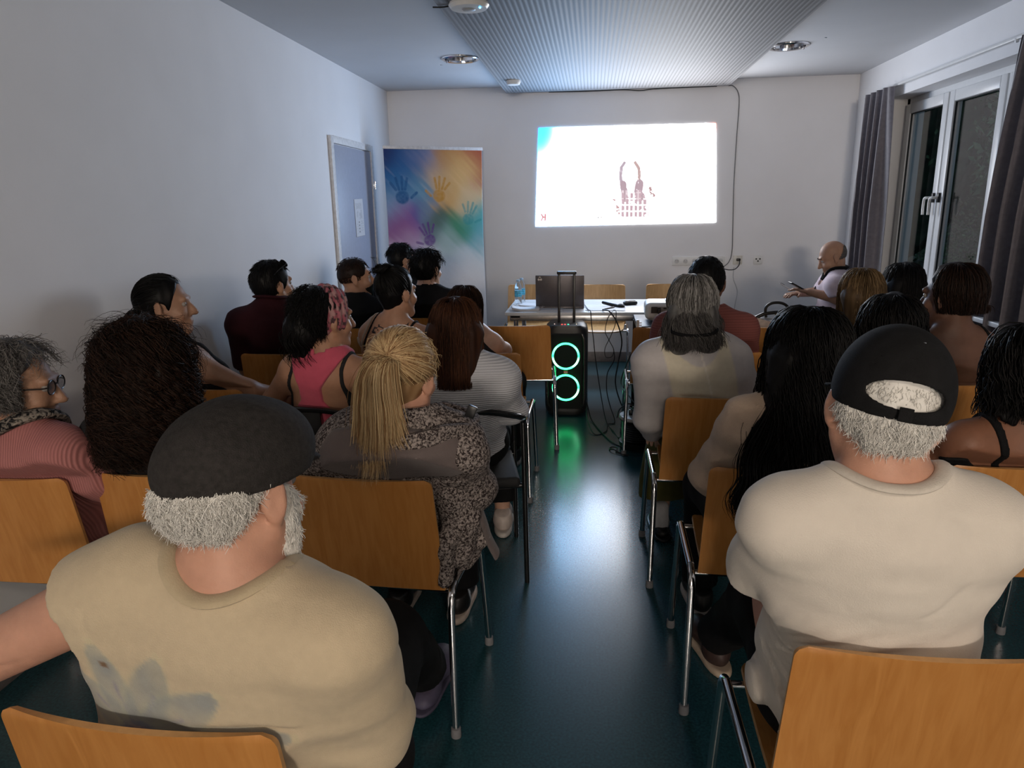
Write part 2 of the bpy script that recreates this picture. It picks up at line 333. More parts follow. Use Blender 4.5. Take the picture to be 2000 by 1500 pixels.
# curtain track
tr = tag(empty('curtain_track', (XR-.03, 4.9, 2.385)), 'thin white curtain track along the wall above the window', 'curtain track')
MB().box((0, 0, 0), (.012, 1.95, .010), .003).build('rail', WF, tr)
for k in range(9): MB().box((-.004, -.95+k*.075-.02*(k % 2), -.012-.004*(k % 2)), (.009, .011, .014), .004).build('glider', mat('clear_glider', (.8, .82, .84), rough=.15), tr)
def curtain(y0, y1, label, nf, zt, flare, seed, pinch=1.0):
    rng = random.Random(seed); ph = [rng.uniform(0, 6.28) for _ in range(4)]
    zb = .03; cm = (y0+y1)/2
    def fn(u, v):
        z = zt + (zb-zt)*v; wd_ = (y1-y0)*(pinch + (flare-pinch)*min(1, v*1.5)**.8)
        y = cm + (u-.5)*wd_ - .03*v
        am = .022 + .035*min(1, v*2.5); x = am*math.sin(u*nf*2*PI+ph[0]+.5*math.sin(3*v+ph[1])) + .012*math.sin(u*nf*4.3*PI+ph[2]+2*v)
        y += .018*math.sin(u*nf*4*PI+ph[3])*min(1, v*3)
        return (XR-.085+x*.9, y, z)
    t = tag(MB().grid(fn, 150, 60, .004).build('curtain', mat('curtain_cloth', (.115, .105, .125), rough=.55, sheen=.8, var=.15, bump=.2, bscale=500), angle=80), label, 'curtain', 'grey curtains at the window')
    return t
curtain(6.13, 6.66, 'grey curtain hanging at the corner end of the window', 4.0, 2.372, 1.12, 3, .98)
curtain(3.30, 4.50, 'dark grey curtain hanging nearer, at the right edge of the photo', 8.0, 2.372, 1.15, 9, .86)

# ------------------------------------------------------------ door in the left wall
dr = struct(empty('door_1', (XL, 5.93, 0)), 'blue-grey door with a white frame in the left wall')
fm = MB()
for s in (-1, 1): fm.box((.012, s*.495, 1.035), (.012, .03, 1.035), .003)
fm.box((.0125, 0, 2.046), (.0115, .465, .027), .003)
fm.build('door_frame', mat('door_frame_paint', (.68, .68, .69), rough=.5), dr)
MB().box((.006, 0, 1.008), (.008, .463, 1.004), .002).build('door_leaf', mat('door_paint', (.33, .36, .46), rough=.45, var=.04), dr)
for z in (.25, 1.735):
    h = MB().tube([(.03, .515, z-.035), (.03, .515, z-.002)], .008, 12); h.tube([(.03, .515, z+.002), (.03, .515, z+.035)], .008, 12); h.box((.022, .50, z), (.003, .018, .032), .001)
    h.build('hinge', CHROME, dr)
hd = MB().box((.018, -.40, 1.03), (.006, .02, .07), .004); hd.tube(bez([(.02, -.40, 1.06), (.06, -.40, 1.06), (.065, -.33, 1.06), (.06, -.27, 1.06)], 6), .009, 10); hd.build('door_handle', CHROME, dr)
# printed notice
nU, nV = 44, 70; V = []; Cc = []
rng = random.Random(5)
marks = []
for r_ in range(9):
    marks.append((rng.uniform(.15, .3), .10+r_*.028, rng.uniform(.35, .7), .012))
pats = [(.30, .33, .07, .03), (.74, .32, .06, .03), (.28, .42, .08, .06), (.66, .45, .18, .09)] + [(.42, .62+.085*i, .06, .022) for i in range(4)] + [(.68+.16*(i % 2), .60+.06*(i//2), .05, .018) for i in range(10)] + [(.2, .6+.06*i, .05, .012) for i in range(6)]
rs = np.random.RandomState(4)
for j in range(nV+1):
    for i in range(nU+1):
        u, v = i/nU, j/nV; V.append((0, (u-.5)*.222, (.5-v)*.305)); c_ = .60
        if .10 < v < .27 and .12 < u < .8: c_ -= .16*rs.rand()
        for (a, b_, p, q) in pats:
            if abs(u-a) < p and abs(v-b_) < q: c_ = .28 if a == .42 else c_ - .2*rs.rand()
        Cc.append((c_*.97, c_*.98, c_*1.04))
Q = [(j*(nU+1)+i, j*(nU+1)+i+1, (j+1)*(nU+1)+i+1, (j+1)*(nU+1)+i) for j in range(nV) for i in range(nU)]
me = np_mesh('notice_sheet', V, Q, False, Cc); me.materials.append(attr_mat('printed_paper', rough=.6))
t = tag(link('notice_sheet', me), 'white printed notice taped to the blue-grey door', 'notice'); t.location = (XL+.0165, 5.98, 1.462); t.rotation_euler = (.03, 0, 0)
md = t.modifiers.new('thick', 'SOLIDIFY'); md.thickness = .0006

# ------------------------------------------------------------ projected picture on the end wall
def seg_d(px, py, pts):
    d = np.full(px.shape, 1e9)
    for (x0, y0), (x1, y1) in zip(pts[:-1], pts[1:]):
        vx, vy = x1-x0, y1-y0; t = np.clip(((px-x0)*vx+(py-y0)*vy)/(vx*vx+vy*vy+1e-9), 0, 1); d = np.minimum(d, np.hypot(px-x0-t*vx, py-y0-t*vy))
    return d
def vnoise2(x, y, seed=0):
    xi, yi = np.floor(x).astype(int), np.floor(y).astype(int); fx, fy = x-xi, y-yi; fx = fx*fx*(3-2*fx); fy = fy*fy*(3-2*fy)
    def h(a, b):
        n = (a*374761393 + b*668265263 + seed*1442695041) & 0xffffffff; n = ((n ^ (n >> 13))*1274126177) & 0xffffffff; return ((n ^ (n >> 16)) & 0xffff)/65535.0
    return (h(xi, yi)*(1-fx)+h(xi+1, yi)*fx)*(1-fy)+(h(xi, yi+1)*(1-fx)+h(xi+1, yi+1)*fx)*fy
nU, nV = 420, 240
uu_, vv_ = np.meshgrid(np.linspace(0, 1, nU+1), np.linspace(0, 1, nV+1))
TL, TR, BR, BL = [np.array(p) for p in ((-.518, 2.242), (1.108, 2.236), (1.152, 1.352), (-.555, 1.339))]
PX = (TL[None, None]*((1-uu_)*(1-vv_))[..., None] + TR*(uu_*(1-vv_))[..., None] + BR*(uu_*vv_)[..., None] + BL*((1-uu_)*vv_)[..., None])
V = np.stack([PX[..., 0], np.full(uu_.shape, YB-.003), PX[..., 1]], -1).reshape(-1, 3)
X = 150 + 1740*uu_; Y = 130 + 960*vv_                      # picture layout units
col = np.ones(uu_.shape+(3,)); E0 = SCREEN_EMIT
cyan = np.clip(1-np.hypot(uu_/.13, vv_/.36), 0, 1)**1.2
col[..., 0] *= (1-cyan)**6; col[..., 1] *= 1-.82*cyan; col[..., 2] *= 1-.3*cyan
bl = (1-np.clip((uu_-.02)/.50, 0, 1))**.8
col *= np.stack([1.02-.62*bl, 1.02-.24*bl, 1.04+.30*bl], -1)
orr = np.clip(1-np.hypot((1-uu_)/.05, vv_/.10), 0, 1); col[..., 2] *= 1-.93*orr; col[..., 1] *= 1-.82*orr
def paint(maskv, c3):
    global col
    m_ = np.clip((np.asarray(maskv, float)-.30)*3.2, 0, 1)[..., None]; col = col*(1-m_) + (np.clip(np.array(c3)**1.6*.75-.06, 0, 1)/E0)*m_
nz = vnoise2(X/14, Y/40, 3)
hairL = 1-seg_d(X, Y, [(1010, 485), (980, 530), (975, 620), (985, 690)])/21
hairL2 = 1-seg_d(X, Y, [(1000, 690), (1015, 770), (1020, 840)])/42
hairR = 1-seg_d(X, Y, [(1115, 485), (1150, 540), (1158, 610), (1150, 660)])/21
hairR2 = 1-seg_d(X, Y, [(1160, 690), (1150, 770), (1165, 830)])/52
for hmk, c3 in ((hairL, (.62, .53, .58)), (hairL2, (.60, .48, .52)), (hairR, (.66, .52, .50)), (hairR2, (.60, .48, .52))): paint(np.clip(hmk*3, 0, 1)*(.55+.6*nz), c3)
body = ((X > 985) & (X < 1250) & (Y > 750) & (Y < 1020) & (np.abs(X-1085) < 110+.33*(Y-750)) & ~((np.abs(X-1085) < 45-.0*(Y)) & (Y < 775)))
pl = ((np.mod(X-1060, 42) > 12) & (np.mod(Y-860-.03*X, 62) > 12) & (vnoise2(X/34, Y/28, 8) > .24))
paint(body*(X % 84 > 20)*.55, (.93, .84, .86)); paint((body & pl)*.9, (.70, .55, .59)); 
arm = (1-seg_d(X, Y, [(1260, 730), (1275, 790), (1300, 810)])/20)
paint(np.clip(arm*3, 0, 1)*(vnoise2(X/12, Y/12, 2) > .3), (.62, .45, .45))
lsl = (1-seg_d(X, Y, [(900, 850), (940, 860), (960, 990), (900, 1020)])/26); paint(np.clip(lsl*2, 0, 1)*(vnoise2(X/16, Y/12, 5) > .52), (.68, .48, .48))
for (x, y, r_) in ((765, 1018, 14), (795, 1015, 12), (912, 348, 6), (1318, 766, 8), (1316, 1000, 9), (1020, 563, 5), (1094, 550, 5)): paint((1-np.hypot(X-x, Y-y)/r_)*2, (.6, .55, .55))
kd = np.minimum(seg_d(X, Y, [(243, 970), (243, 1032)]), np.minimum(seg_d(X, Y, [(205, 972), (222, 1000), (205, 1032)]), seg_d(X, Y, [(222, 1000), (243, 1000)])))
paint(np.clip((10-kd)/4, 0, 1), (.80, .36, .33))
idx = np.arange((nU+1)*(nV+1)).reshape(nV+1, nU+1)
Q = np.stack([idx[:-1, :-1], idx[1:, :-1], idx[1:, 1:], idx[:-1, 1:]], -1).reshape(-1, 4)
me = np_mesh('projected_picture', V, Q, False, col.reshape(-1, 3)); me.materials.append(attr_mat('projected_light', emit=E0))
tag(link('projected_picture', me), 'bright white projected picture of a woman in a checked shirt on the end wall', 'projected picture')

# ------------------------------------------------------------ roll-up banner
b0, b1 = np.array([-1.80, 6.30]), np.array([-1.02, 6.80]); bd = (b1-b0); BWID = float(np.linalg.norm(bd)); ba = math.atan2(bd[1], bd[0])
ban = tag(empty('rollup_banner', (float((b0+b1)[0]/2), float((b0+b1)[1]/2), 0), ba), 'roll-up banner with colourful smoke and painted hand prints beside the door', 'banner')
nU, nV = 200, 420; BH = 1.97
uu_, vv_ = np.meshgrid(np.linspace(0, 1, nU+1), np.linspace(0, 1, nV+1)); W_ = vv_*BH/BWID
blobs = [(.02, .02, .01, .02, .12, .13), (.20, .12, .015, .10, .30, .16), (.10, .30, .02, .15, .38, .15), (.02, .50, .22, .40, .60, .13), (.30, .40, .12, .30, .45, .12), (.42, .10, .22, .24, .40, .13), (.62, .05, .42, .18, .05, .13), (.95, .05, .38, .05, .03, .13), (1.0, .30, .36, .06, .03, .10), (.55, .25, .55, .38, .22, .14), (.72, .28, .72, .46, .18, .17), (.84, .18, .70, .42, .16, .14), (.62, .42, .60, .34, .12, .12), (.88, .45, .66, .50, .30, .13), (.40, .55, .16, .24, .36, .10), (.08, .60, .30, .16, .40, .10), (.08, .72, .26, .07, .25, .13), (.27, .62, .13, .09, .35, .10), (.20, .82, .33, .14, .36, .14), (.55, .66, .07, .13, .11, .10), (.48, .78, .12, .20, .22, .10), (.76, .76, .01, .22, .07, .12), (.66, .88, .22, .40, .38, .12), (.94, .70, .08, .38, .40, .14), (.95, .86, .12, .40, .48, .12), (.05, .95, .52, .38, .56, .14), (.35, .98, .58, .52, .70, .14), (.70, 1.02, .55, .64, .72, .14), (.15, 1.15, .7, .68, .74, .2), (.6, 1.25, .72, .72, .76, .25), (.95, 1.15, .66, .72, .76, .2)]
nx = vnoise2(uu_*5, W_*5, 1)-.5; ny = vnoise2(uu_*5, W_*5, 2)-.5
st = vnoise2((uu_+W_)*4, (uu_-W_)*26, 3)-.5
U2 = uu_+.10*nx+.05*st; W2 = W_+.10*ny-.05*st
num = np.zeros(uu_.shape+(3,)); den = np.full(uu_.shape, 1e-6)
for (a, b_, r_, g_, bl, s_) in blobs:
    wgt = np.exp(-((U2-a)**2+(W2-b_)**2)/(2*(s_*.75)**2)); num += wgt[..., None]*np.array([r_, g_, bl]); den += wgt
col = num/den[..., None]; fade = np.clip((W2-1.06)/.2, 0, 1)[..., None]; col = col*(1-fade)+np.array([.74, .74, .77])*fade
col += (.10*np.clip(st*2, 0, 1)*np.clip(vnoise2(uu_*3, W_*3, 6)*2-.6, 0, 1))[..., None]
def hand(cx, cy, s, rot, c3, al, mir=1):
    global col
    ca, sa = math.cos(rot), math.sin(rot); x = (uu_-cx)*ca+(W_-cy)*sa; y = -(uu_-cx)*sa+(W_-cy)*ca; x = x*mir/s; y = y/s
    m_ = np.maximum(1.05-np.hypot(x/.75, y/.72), 0)*4
    for (fx, fl, ang) in ((-.75, .85, -.62), (-.35, 1.15, -.2), (.08, 1.2, .05), (.45, 1.05, .28)):
        bx, by = fx*.8, -.75; ex, ey = bx+fl*math.sin(ang), by-fl*math.cos(ang); m_ = np.maximum(m_, np.clip((.17-seg_d(x, y, [(bx, by), (ex, ey)]))*14, 0, 1))
    m_ = np.maximum(m_, np.clip((.17-seg_d(x, y, [(.95, .1), (1.55, -.35)]))*14, 0, 1))
    m_ = (np.clip(m_, 0, 1)*al*(.75+.5*vnoise2(uu_*60, W_*60, 4)))[..., None]; m_ = np.clip(m_, 0, 1); col = col*(1-m_)+np.array(c3)*m_
hand(.16, .44, .095, -.05, (.01, .10, .28), .8); hand(.535, .43, .09, .12, (.52, .26, .04), .8, -1); hand(.42, .85, .085, -.35, (.12, .04, .24), .75, -1); hand(.84, .66, .085, .28, (.03, .28, .30), .6)
col = np.clip(col, 0.005, .85)
bow = .006*np.sin(vv_*PI)
V = np.stack([(uu_-.5)*BWID*(1-.012*np.sin(vv_*6)*np.clip(vv_*3, 0, 1)), bow, 2.035-vv_*BH], -1).reshape(-1, 3)
idx = np.arange((nU+1)*(nV+1)).reshape(nV+1, nU+1); Q = np.stack([idx[:-1, :-1], idx[1:, :-1], idx[1:, 1:], idx[:-1, 1:]], -1).reshape(-1, 4)
me = np_mesh('printed_sheet', V, Q, True, col.reshape(-1, 3)); me.materials.append(attr_mat('banner_print', rough=.45, var=.03)); t = link('printed_sheet', me, ban)
md = t.modifiers.new('thick', 'SOLIDIFY'); md.thickness = .0012
MB().box((0, 0, 2.045), (BWID/2+.006, .010, .014), .004).build('top_rail', mat('banner_alu', (.72, .72, .74), rough=.35, metal=.3), ban)
MB().box((0, .0, .045), (BWID/2+.02, .07, .04), .012).build('cassette', mat('banner_alu', (.7, .7, .7)), ban)
MB().tube([(0, .03, .08), (0, .03, 2.04)], .008, 10).build('support_pole', mat('banner_alu', (.7, .7, .7)), ban)

# ------------------------------------------------------------ sockets and cables on the end wall
PLATE = mat('socket_white', (.74, .74, .73), rough=.4, var=.02); SLOT = mat('socket_dark', (.03, .03, .03), rough=.6)
t = tag(empty('socket_strip', (1.007, YB, .992)), 'white strip of wall sockets behind the head of the man in the striped shirt', 'wall socket')
MB().box((0, -.006, 0), (.247, .006, .042), .004).build('cover_plate', PLATE, t)
for k in range(6):
    x = -.205+k*.082
    s = MB().lathe([(.0, 0), (.020, 0), (.022, .002), (.022, .004), (0, .004)], n=24, R=Matrix.Rotation(PI/2, 3, 'X'), c=(x, -.012, 0)).build('socket_well', mat('socket_well', (.55, .55, .55), rough=.5), t)
    for dx in (-.0095, .0095): MB().lathe([(0, 0), (.0028, 0), (.0028, .001), (0, .001)], n=10, R=Matrix.Rotation(PI/2, 3, 'X'), c=(x+dx, -.0162, .004)).build('contact_hole', SLOT, s)
t = tag(empty('wall_socket', (1.372, YB, .998)), 'square white wall socket with a black plug in it', 'wall socket')
MB().box((0, -.006, 0), (.042, .006, .042), .004).build('cover_plate', mat('socket_cream', (.66, .64, .58), rough=.4), t)
pl_ = tag(empty('power_plug', (1.372, YB-.012, .998)), 'black plug and its cord in the square wall socket', 'plug')
MB().box((.004, -.014, .004), (.018, .014, .012), .004).build('plug_body', BLACKP, pl_)
MB().tube(bez([(.012, -.022, .002), (.014, -.03, -.03), (.0, -.03, -.06), (-.03, -.03, -.085), (-.08, -.03, -.09), (-.15, -.03, -.085), (-.25, -.02, -.14)]), .0042, 8).build('cord', BLACKP, pl_)
t = tag(empty('phone_socket', (1.559, YB, .998)), 'square white wall outlet with three round black holes', 'wall socket')
MB().box((0, -.006, 0), (.040, .006, .042), .004).build('cover_plate', PLATE, t)
for dx, dz in ((-.017, .008), (.017, .008), (0, -.012)): MB().lathe([(0, 0), (.0075, 0), (.0075, .002), (0, .002)], n=18, R=Matrix.Rotation(PI/2, 3, 'X'), c=(dx, -.0125, dz)).build('outlet_hole', SLOT, t)
tag(MB().tube(bez([(1.20, YB-.025, 2.553), (1.24, YB-.02, 2.55), (1.287, YB-.012, 2.50), (1.305, YB-.01, 2.40), (1.30, YB-.008, 2.1), (1.298, YB-.008, 1.7), (1.31, YB-.008, 1.3), (1.315, YB-.008, 1.08), (1.29, YB-.012, .98), (1.235, YB-.02, .93), (1.20, YB-.02, .90)]), .004, 8).build('wall_cable', mat('grey_cable', (.12, .12, .125), rough=.5)), 'thin grey cable hanging down the end wall right of the projected picture', 'cable')
tag(MB().tube(bez([(1.34, YB-.008, .93), (1.343, YB-.008, .82), (1.385, YB-.008, .70), (1.37, YB-.008, .55), (1.36, YB-.008, .3), (1.37, YB-.008, .02)]), .0028, 8).build('wall_cable', mat('white_cable', (.45, .45, .46), rough=.5)), 'thin pale cable down the wall below the plugged socket', 'cable')
tag(MB().tube(bez([(-.42, YB-.012, 2.553), (-.1, YB-.014, 2.548), (.25, YB-.014, 2.55), (.42, YB-.016, 2.538), (.58, YB-.014, 2.549), (1.1, YB-.012, 2.552)]), .0035, 8).build('wall_cable', BLACKP), 'dark cable running along under the far edge of the ceiling panel', 'cable')

# ================================================================ chairs
def make_chair(name, WM):
    t = empty(name)
    sw = MB()
    def seat(u, v):
        y = -.185+.405*v; hw = .205-.012*v
        if v > .9: hw -= .03*((v-.9)/.1)**2
        return ((u-.5)*2*hw, y, .462 - .012*math.sin(PI*v) + .010*abs((u-.5)*2)**3 - (.018*((v-.88)/.12)**2 if v > .88 else 0))
    sw.grid(seat, 14, 22, .011).build('seat', WM, t, angle=60, edge=EDGE)
    bw = MB()
    def back(u, v):
        z = .455+.358*v; hw = .216-.010*v
        if v > .94: q = (v-.94)/.06; hw -= .020*(1-math.sqrt(max(0, 1-q*q)))
        a = (u-.5)*2
        return (a*hw, -.186-.052*v**1.1-.022*(1-a*a)*(.3+.7*v), z)
    bw.grid(back, 28, 64, .011).build('backrest', WM, t, angle=60, edge=EDGE)
    for s in (-1, 1):
        for (x0, y0, x1, y1) in ((s*.243, -.240, s*.232, -.195), (s*.243, .232, s*.232, .185)):
            d = 1 if y0 > 0 else -1
            lg = MB().tube([(x0, y0, .012), ((x0+x1)/2, (y0+y1)/2, .22), (x1, y1+.003*d, .40), (x1, y1-.004*d, .432), (x1, y1-.02*d, .452), (x1, y1-.045*d, .460)], .0105, 12).build('leg', CHROME, t)
            MB().lathe([(0, 0), (.014, 0), (.0145, .006), (.0135, .03), (.0, .03)], c=(x0, y0, 0), n=16).build('foot_cap', RUBBER, lg)
        MB().tube([(s*.232, -.15, .460), (s*.232, .14, .460)], .0105, 12).build('side_rail', CHROME, t)
    for y in (-.172, .15): MB().tube([(-.228, y, .447), (.228, y, .447)], .009, 12).build('cross_bar', CHROME, t)
    return t
CH = make_chair('wooden_chair', WOOD); CHL = make_chair('wooden_chair', WOODL)
_used = {}; CHAIRS = []
def chair(x, y, rz, label, proto=None, group='wooden chairs of the audience rows'):
    p = proto or CH
    o = copy_tree(p) if p.name in _used else p
    _used[p.name] = 1; CHAIRS.append((x, y, math.radians(rz)))
    o.location = (x, y, 0); o.rotation_euler = (0, 0, math.radians(rz)); return tag(o, label, 'chair', group)
chair(-.655, 1.075, -3, 'wooden chair at the bottom left corner, behind the man in the beige t-shirt').scale = (1.09, 1, 1)
chair(.570, 1.345, 0, 'wooden chair at the bottom right corner, behind the man in the white t-shirt')
chair(-1.70, 1.985, 0, 'wooden chair of the grey-haired woman in pink at the left edge')
chair(-1.205, 2.04, 2, 'wooden chair of the curly brown-haired woman')
chair(-.640, 2.050, -4, 'wooden chair in full view behind the blonde woman in the tweed jacket')
chair(.563, 2.19, -1, 'wooden chair of the woman with very long black hair')
chair(1.22, 2.25, 0, 'wooden chair of the woman with a black strap at the right edge')
chair(.51, 2.95, 0, 'wooden chair of the grey-haired woman in the white blouse')
chair(1.03, 2.90, 0, 'wooden chair of the dark-haired person just beyond the black cap')
chair(1.52, 3.20, 6, 'wooden chair of the bare-backed woman by the right curtain')
chair(-1.665, 3.0, -3, 'wooden chair of the black-haired woman in profile by the left wall')
chair(-1.60, 3.73, 0, 'wooden chair behind the man in the maroon shirt')
chair(-1.09, 3.74, 0, 'wooden chair of the woman with the messy black bun')
chair(-.585, 3.78, 0, 'wooden chair of which a corner shows above the white ribbed jumper')
chair(.62, 3.82, 0, 'wooden chair of the man in the striped red shirt')
chair(1.28, 3.85, 0, 'wooden chair of the woman with the blonde bob')
chair(-1.46, 4.53, 0, 'wooden chair of the bearded man in black')
chair(-1.10, 4.95, 0, 'wooden chair of the dark-haired man in black before the banner')
chair(-.50, 4.625, 4, 'empty wooden chair just left of the green-lit loudspeaker')
chair(.475, 4.56, -1, 'empty wooden chair beside the dark cart with the projector')
chair(1.02, 4.58, 0, 'wooden chair with the pale handbag on its seat')
chair(1.73, 4.60, 0, 'wooden chair of the long-haired woman by the window')
chair(-1.52, 5.75, -10, 'wooden chair of the man seated nearest the banner')
chair(1.93, 5.70, 82, 'wooden chair of the man in the pale pink shirt, turned sideways')
chair(.085, 6.46, 178, 'pale wooden chair facing the audience, right of the laptop', CHL, 'pale wooden chairs at the front table')
chair(-.58, 6.50, 181, 'pale wooden chair facing the audience, behind the water bottles', CHL, 'pale wooden chairs at the front table')
chair(.70, 6.48, 180, 'pale wooden chair facing the audience, behind the projector', CHL, 'pale wooden chairs at the front table')

def armchair(x, y, rz, label):
    t = empty('black_armchair', (x, y, 0), math.radians(rz))
    for s in (-1, 1):
        for y0, top in ((-.225, .70), (.205, .655)):
            MB().tube([(s*.255, y0, .0), (s*.252, y0*.97, .35), (s*.248, y0*.95, top)], .0135, 12, flat=.8).build('leg', BLACKM, t)
    MB().box((0, 0, .445), (.235, .225, .022), .018, seg=3).build('seat', mat('black_fabric', (.011, .011, .012), rough=.8), t)
    for y_ in (-.2, .19): MB().tube([(-.245, y_, .425), (.245, y_, .425)], .011, 10).build('seat_bar', BLACKM, t)
    MB().tube(bez([(-.25, .225, .655), (-.257, .05, .685), (-.252, -.14, .70), (-.215, -.24, .735), (-.11, -.268, .762), (0, -.275, .768), (.11, -.268, .762), (.215, -.24, .735), (.252, -.14, .70), (.257, .05, .685), (.25, .225, .655)], 10), .020, 14, flat=.62).build('arm_rail', BLACKM, t)
    def bk(u, v): a = (u-.5)*2; return (a*.075, -.262+.012*(1-v)-.004*(1-a*a)+.02*(1-v)**2, .44+.32*v)
    MB().grid(bk, 8, 14, .012).build('backrest', mat('black_fabric', (.011, .011, .012)), t)
    return tag(t, label, 'armchair', 'black armchairs in the audience')
armchair(-.558, 2.88, 12, 'black armchair of the auburn-haired woman, at the aisle')
armchair(-1.14, 2.90, -2, 'black armchair of the woman in the pink tank top')

# ================================================================ table, cart and what stands on them
tb = tag(empty('table', (.03, 5.83, 0)), 'white-topped table with steel legs in front of the end wall', 'table')
TW = mat('table_white', (.62, .63, .65), rough=.4, var=.03)
MB().box((0, 0, .727), (.70, .385, .013), .004).build('table_top', TW, tb)
MB().box((0, -.36, .694), (.66, .010, .022), .003).box((0, .36, .694), (.66, .010, .022), .003).box((-.655, 0, .694), (.010, .35, .022), .003).box((.655, 0, .694), (.010, .35, .022), .003).build('apron', mat('table_steel', (.50, .51, .53), rough=.3, metal=.9), tb)
for sx_ in (-1, 1):
    for sy_ in (-1, 1):
        l = MB().tube([(sx_*.62, sy_*.33, 0), (sx_*.62, sy_*.33, .70)], .018, 16).build('leg', mat('table_steel', (.5, .51, .53)), tb)
        MB().box((sx_*.62, sy_*.34, .703), (.04, .03, .010), .004).build('leg_bracket', BLACKP, l)
lp = tag(empty('laptop', (-.255, 5.64, .740)), 'dark grey open laptop on the table seen from the back of its lid', 'laptop')
LPM = mat('laptop_grey', (.105, .095, .10), rough=.38, metal=.5, var=.05)
MB().box((0, .14, .009), (.19, .13, .008), .004).build('base', LPM, lp)
R_ = Matrix.Rotation(math.radians(-8), 3, 'X')
ld = MB().box((0, 0, .128), (.19, .0045, .127), .004).build('lid', LPM, lp); ld.location = (0, .012, .012); ld.rotation_euler = (math.radians(7), 0, 0)
MB().box((0, .006, .130), (.178, .001, .112)).build('screen', mat('laptop_screen', (.02, .02, .02), rough=.2, emit=(.5, .6, .8), estr=.6), ld)
lg = MB()
for k in range(3):
    a = PI/2+k*2*PI/3; lg.lathe([(0, 0), (.0085, 0), (.0085, .0012), (0, .0012)], n=20, R=Matrix.Rotation(PI/2, 3, 'X'), c=(-.155+.010*math.cos(a), -.0045, .228+.010*math.sin(a)))
lg.build('lid_emblem', mat('emblem_silver', (.65, .62, .6), rough=.3, metal=.4), ld)
MB().lathe([(0, 0), (.006, 0), (.006, .0006), (0, .0006)], n=16, R=Matrix.Rotation(PI/2, 3, 'X'), c=(-.155, -.0060, .234)).build('emblem_centre', BLACKP, ld)
# water bottles
PET = bpy.data.materials.new('clear_pet'); nt, N, L, b = nodes(PET); b.inputs['Base Color'].default_value = (.93, .97, 1, 1); b.inputs['Transmission Weight'].default_value = .92; b.inputs['Roughness'].default_value = .06; b.inputs['IOR'].default_value = 1.2
def bottle(x, y, lab):
    t = tag(empty('water_bottle', (x, y, .740)), lab, 'bottle', 'clear water bottles on the table'); t.scale = (.92, .92, .90)
    pr = [(0, 0), (.028, 0), (.032, .006)]
    for k in range(7): pr += [(.032, .012+k*.012), (.0302, .018+k*.012)]
    pr += [(.032, .10), (.032, .165), (.030, .18), (.020, .205), (.0125, .218), (.0125, .226), (0, .226)]
    MB().lathe(pr, n=30).build('bottle_body', PET, t)
    lb = MB().lathe([(.0325, .088), (.0328, .090), (.0328, .142), (.0325, .144)], n=30).build('label', mat('blue_label', (.08, .42, .62), rough=.4, var=.5, scale=60, aniso=(1, 1, 1.5)), t)
    MB().lathe([(0, .222), (.015, .222), (.0155, .225), (.0155, .236), (.013, .240), (0, .240)], n=24).build('cap', mat('bottle_cap', (.35, .5, .65), rough=.4), t)
bottle(-.60, 5.80, 'nearer of two clear water bottles with blue labels on the table')
bottle(-.585, 5.93, 'clear water bottle with blue label, partly behind the other bottle')
# papers
PAP = mat('paper', (.62, .61, .63), rough=.6, var=.06, scale=15)
def papers(name, x, y, z, rz, w, d, n, label, curl=.0):
    m = MB(); rg = random.Random(n)
    for k in range(n):
        a = rg.uniform(-.05, .05); dx, dy = rg.uniform(-.006, .006), rg.uniform(-.006, .006)
        ca, sa = math.cos(a), math.sin(a)
        def fn(u, v, k=k): X_, Y_ = (u-.5)*w, (v-.5)*d; return (dx+X_*ca-Y_*sa, dy+X_*sa+Y_*ca, k*.0022+curl*(abs(u-.5)*2)**2*(1 if u < .5 else .3)+.001)
        m.grid(fn, 12, 4, .0014)
    o = m.build(name, PAP); o.location = (x, y, z); o.rotation_euler = (0, 0, rz); return tag(o, label, 'papers')
papers('magazine', -.52, 5.575, .741, .12, .21, .15, 7, 'stack of white booklets at the front left corner of the table', .016)
papers('magazine', -.47, 5.74, .741, -.2, .21, .15, 9, 'stack of white papers between the bottles and the laptop', .004)
papers('paper_sheet', -.36, 5.60, .741, .05, .26, .19, 2, 'loose white sheet left of the laptop', .0)
papers('paper_sheet', .10, 5.62, .741, -.05, .30, .21, 2, 'loose white sheet under the microphone', .0)
# microphone
t = tag(empty('microphone', (.16, 5.74, .757)), 'black handheld microphone lying on the table', 'microphone'); t.rotation_euler = (0, math.radians(97), math.radians(-38))
MB().lathe([(0, -.10), (.011, -.10), (.013, -.09), (.0165, .05), (.018, .06), (0, .06)], n=22).build('handle', BLACKP, t)
MB().lathe([(0, .055), (.019, .058), (.025, .07), (.026, .085), (.022, .103), (.012, .112), (0, .114)], n=26).build('grille', mat('mic_grille', (.03, .03, .03), rough=.5, metal=.6, bump=1, bscale=900), t)
t = tag(empty('glasses_case', (.305, 5.86, .741)), 'small black rounded case with a pale top on the table left of the projector', 'case'); t.rotation_euler = (0, 0, .35)
MB().box((0, 0, .014), (.058, .022, .014), .012, seg=4).build('case_body', BLACKP, t)
MB().box((0, .008, .028), (.046, .016, .006), .005, seg=3).build('case_top', mat('case_top', (.38, .38, .38), rough=.35), t)
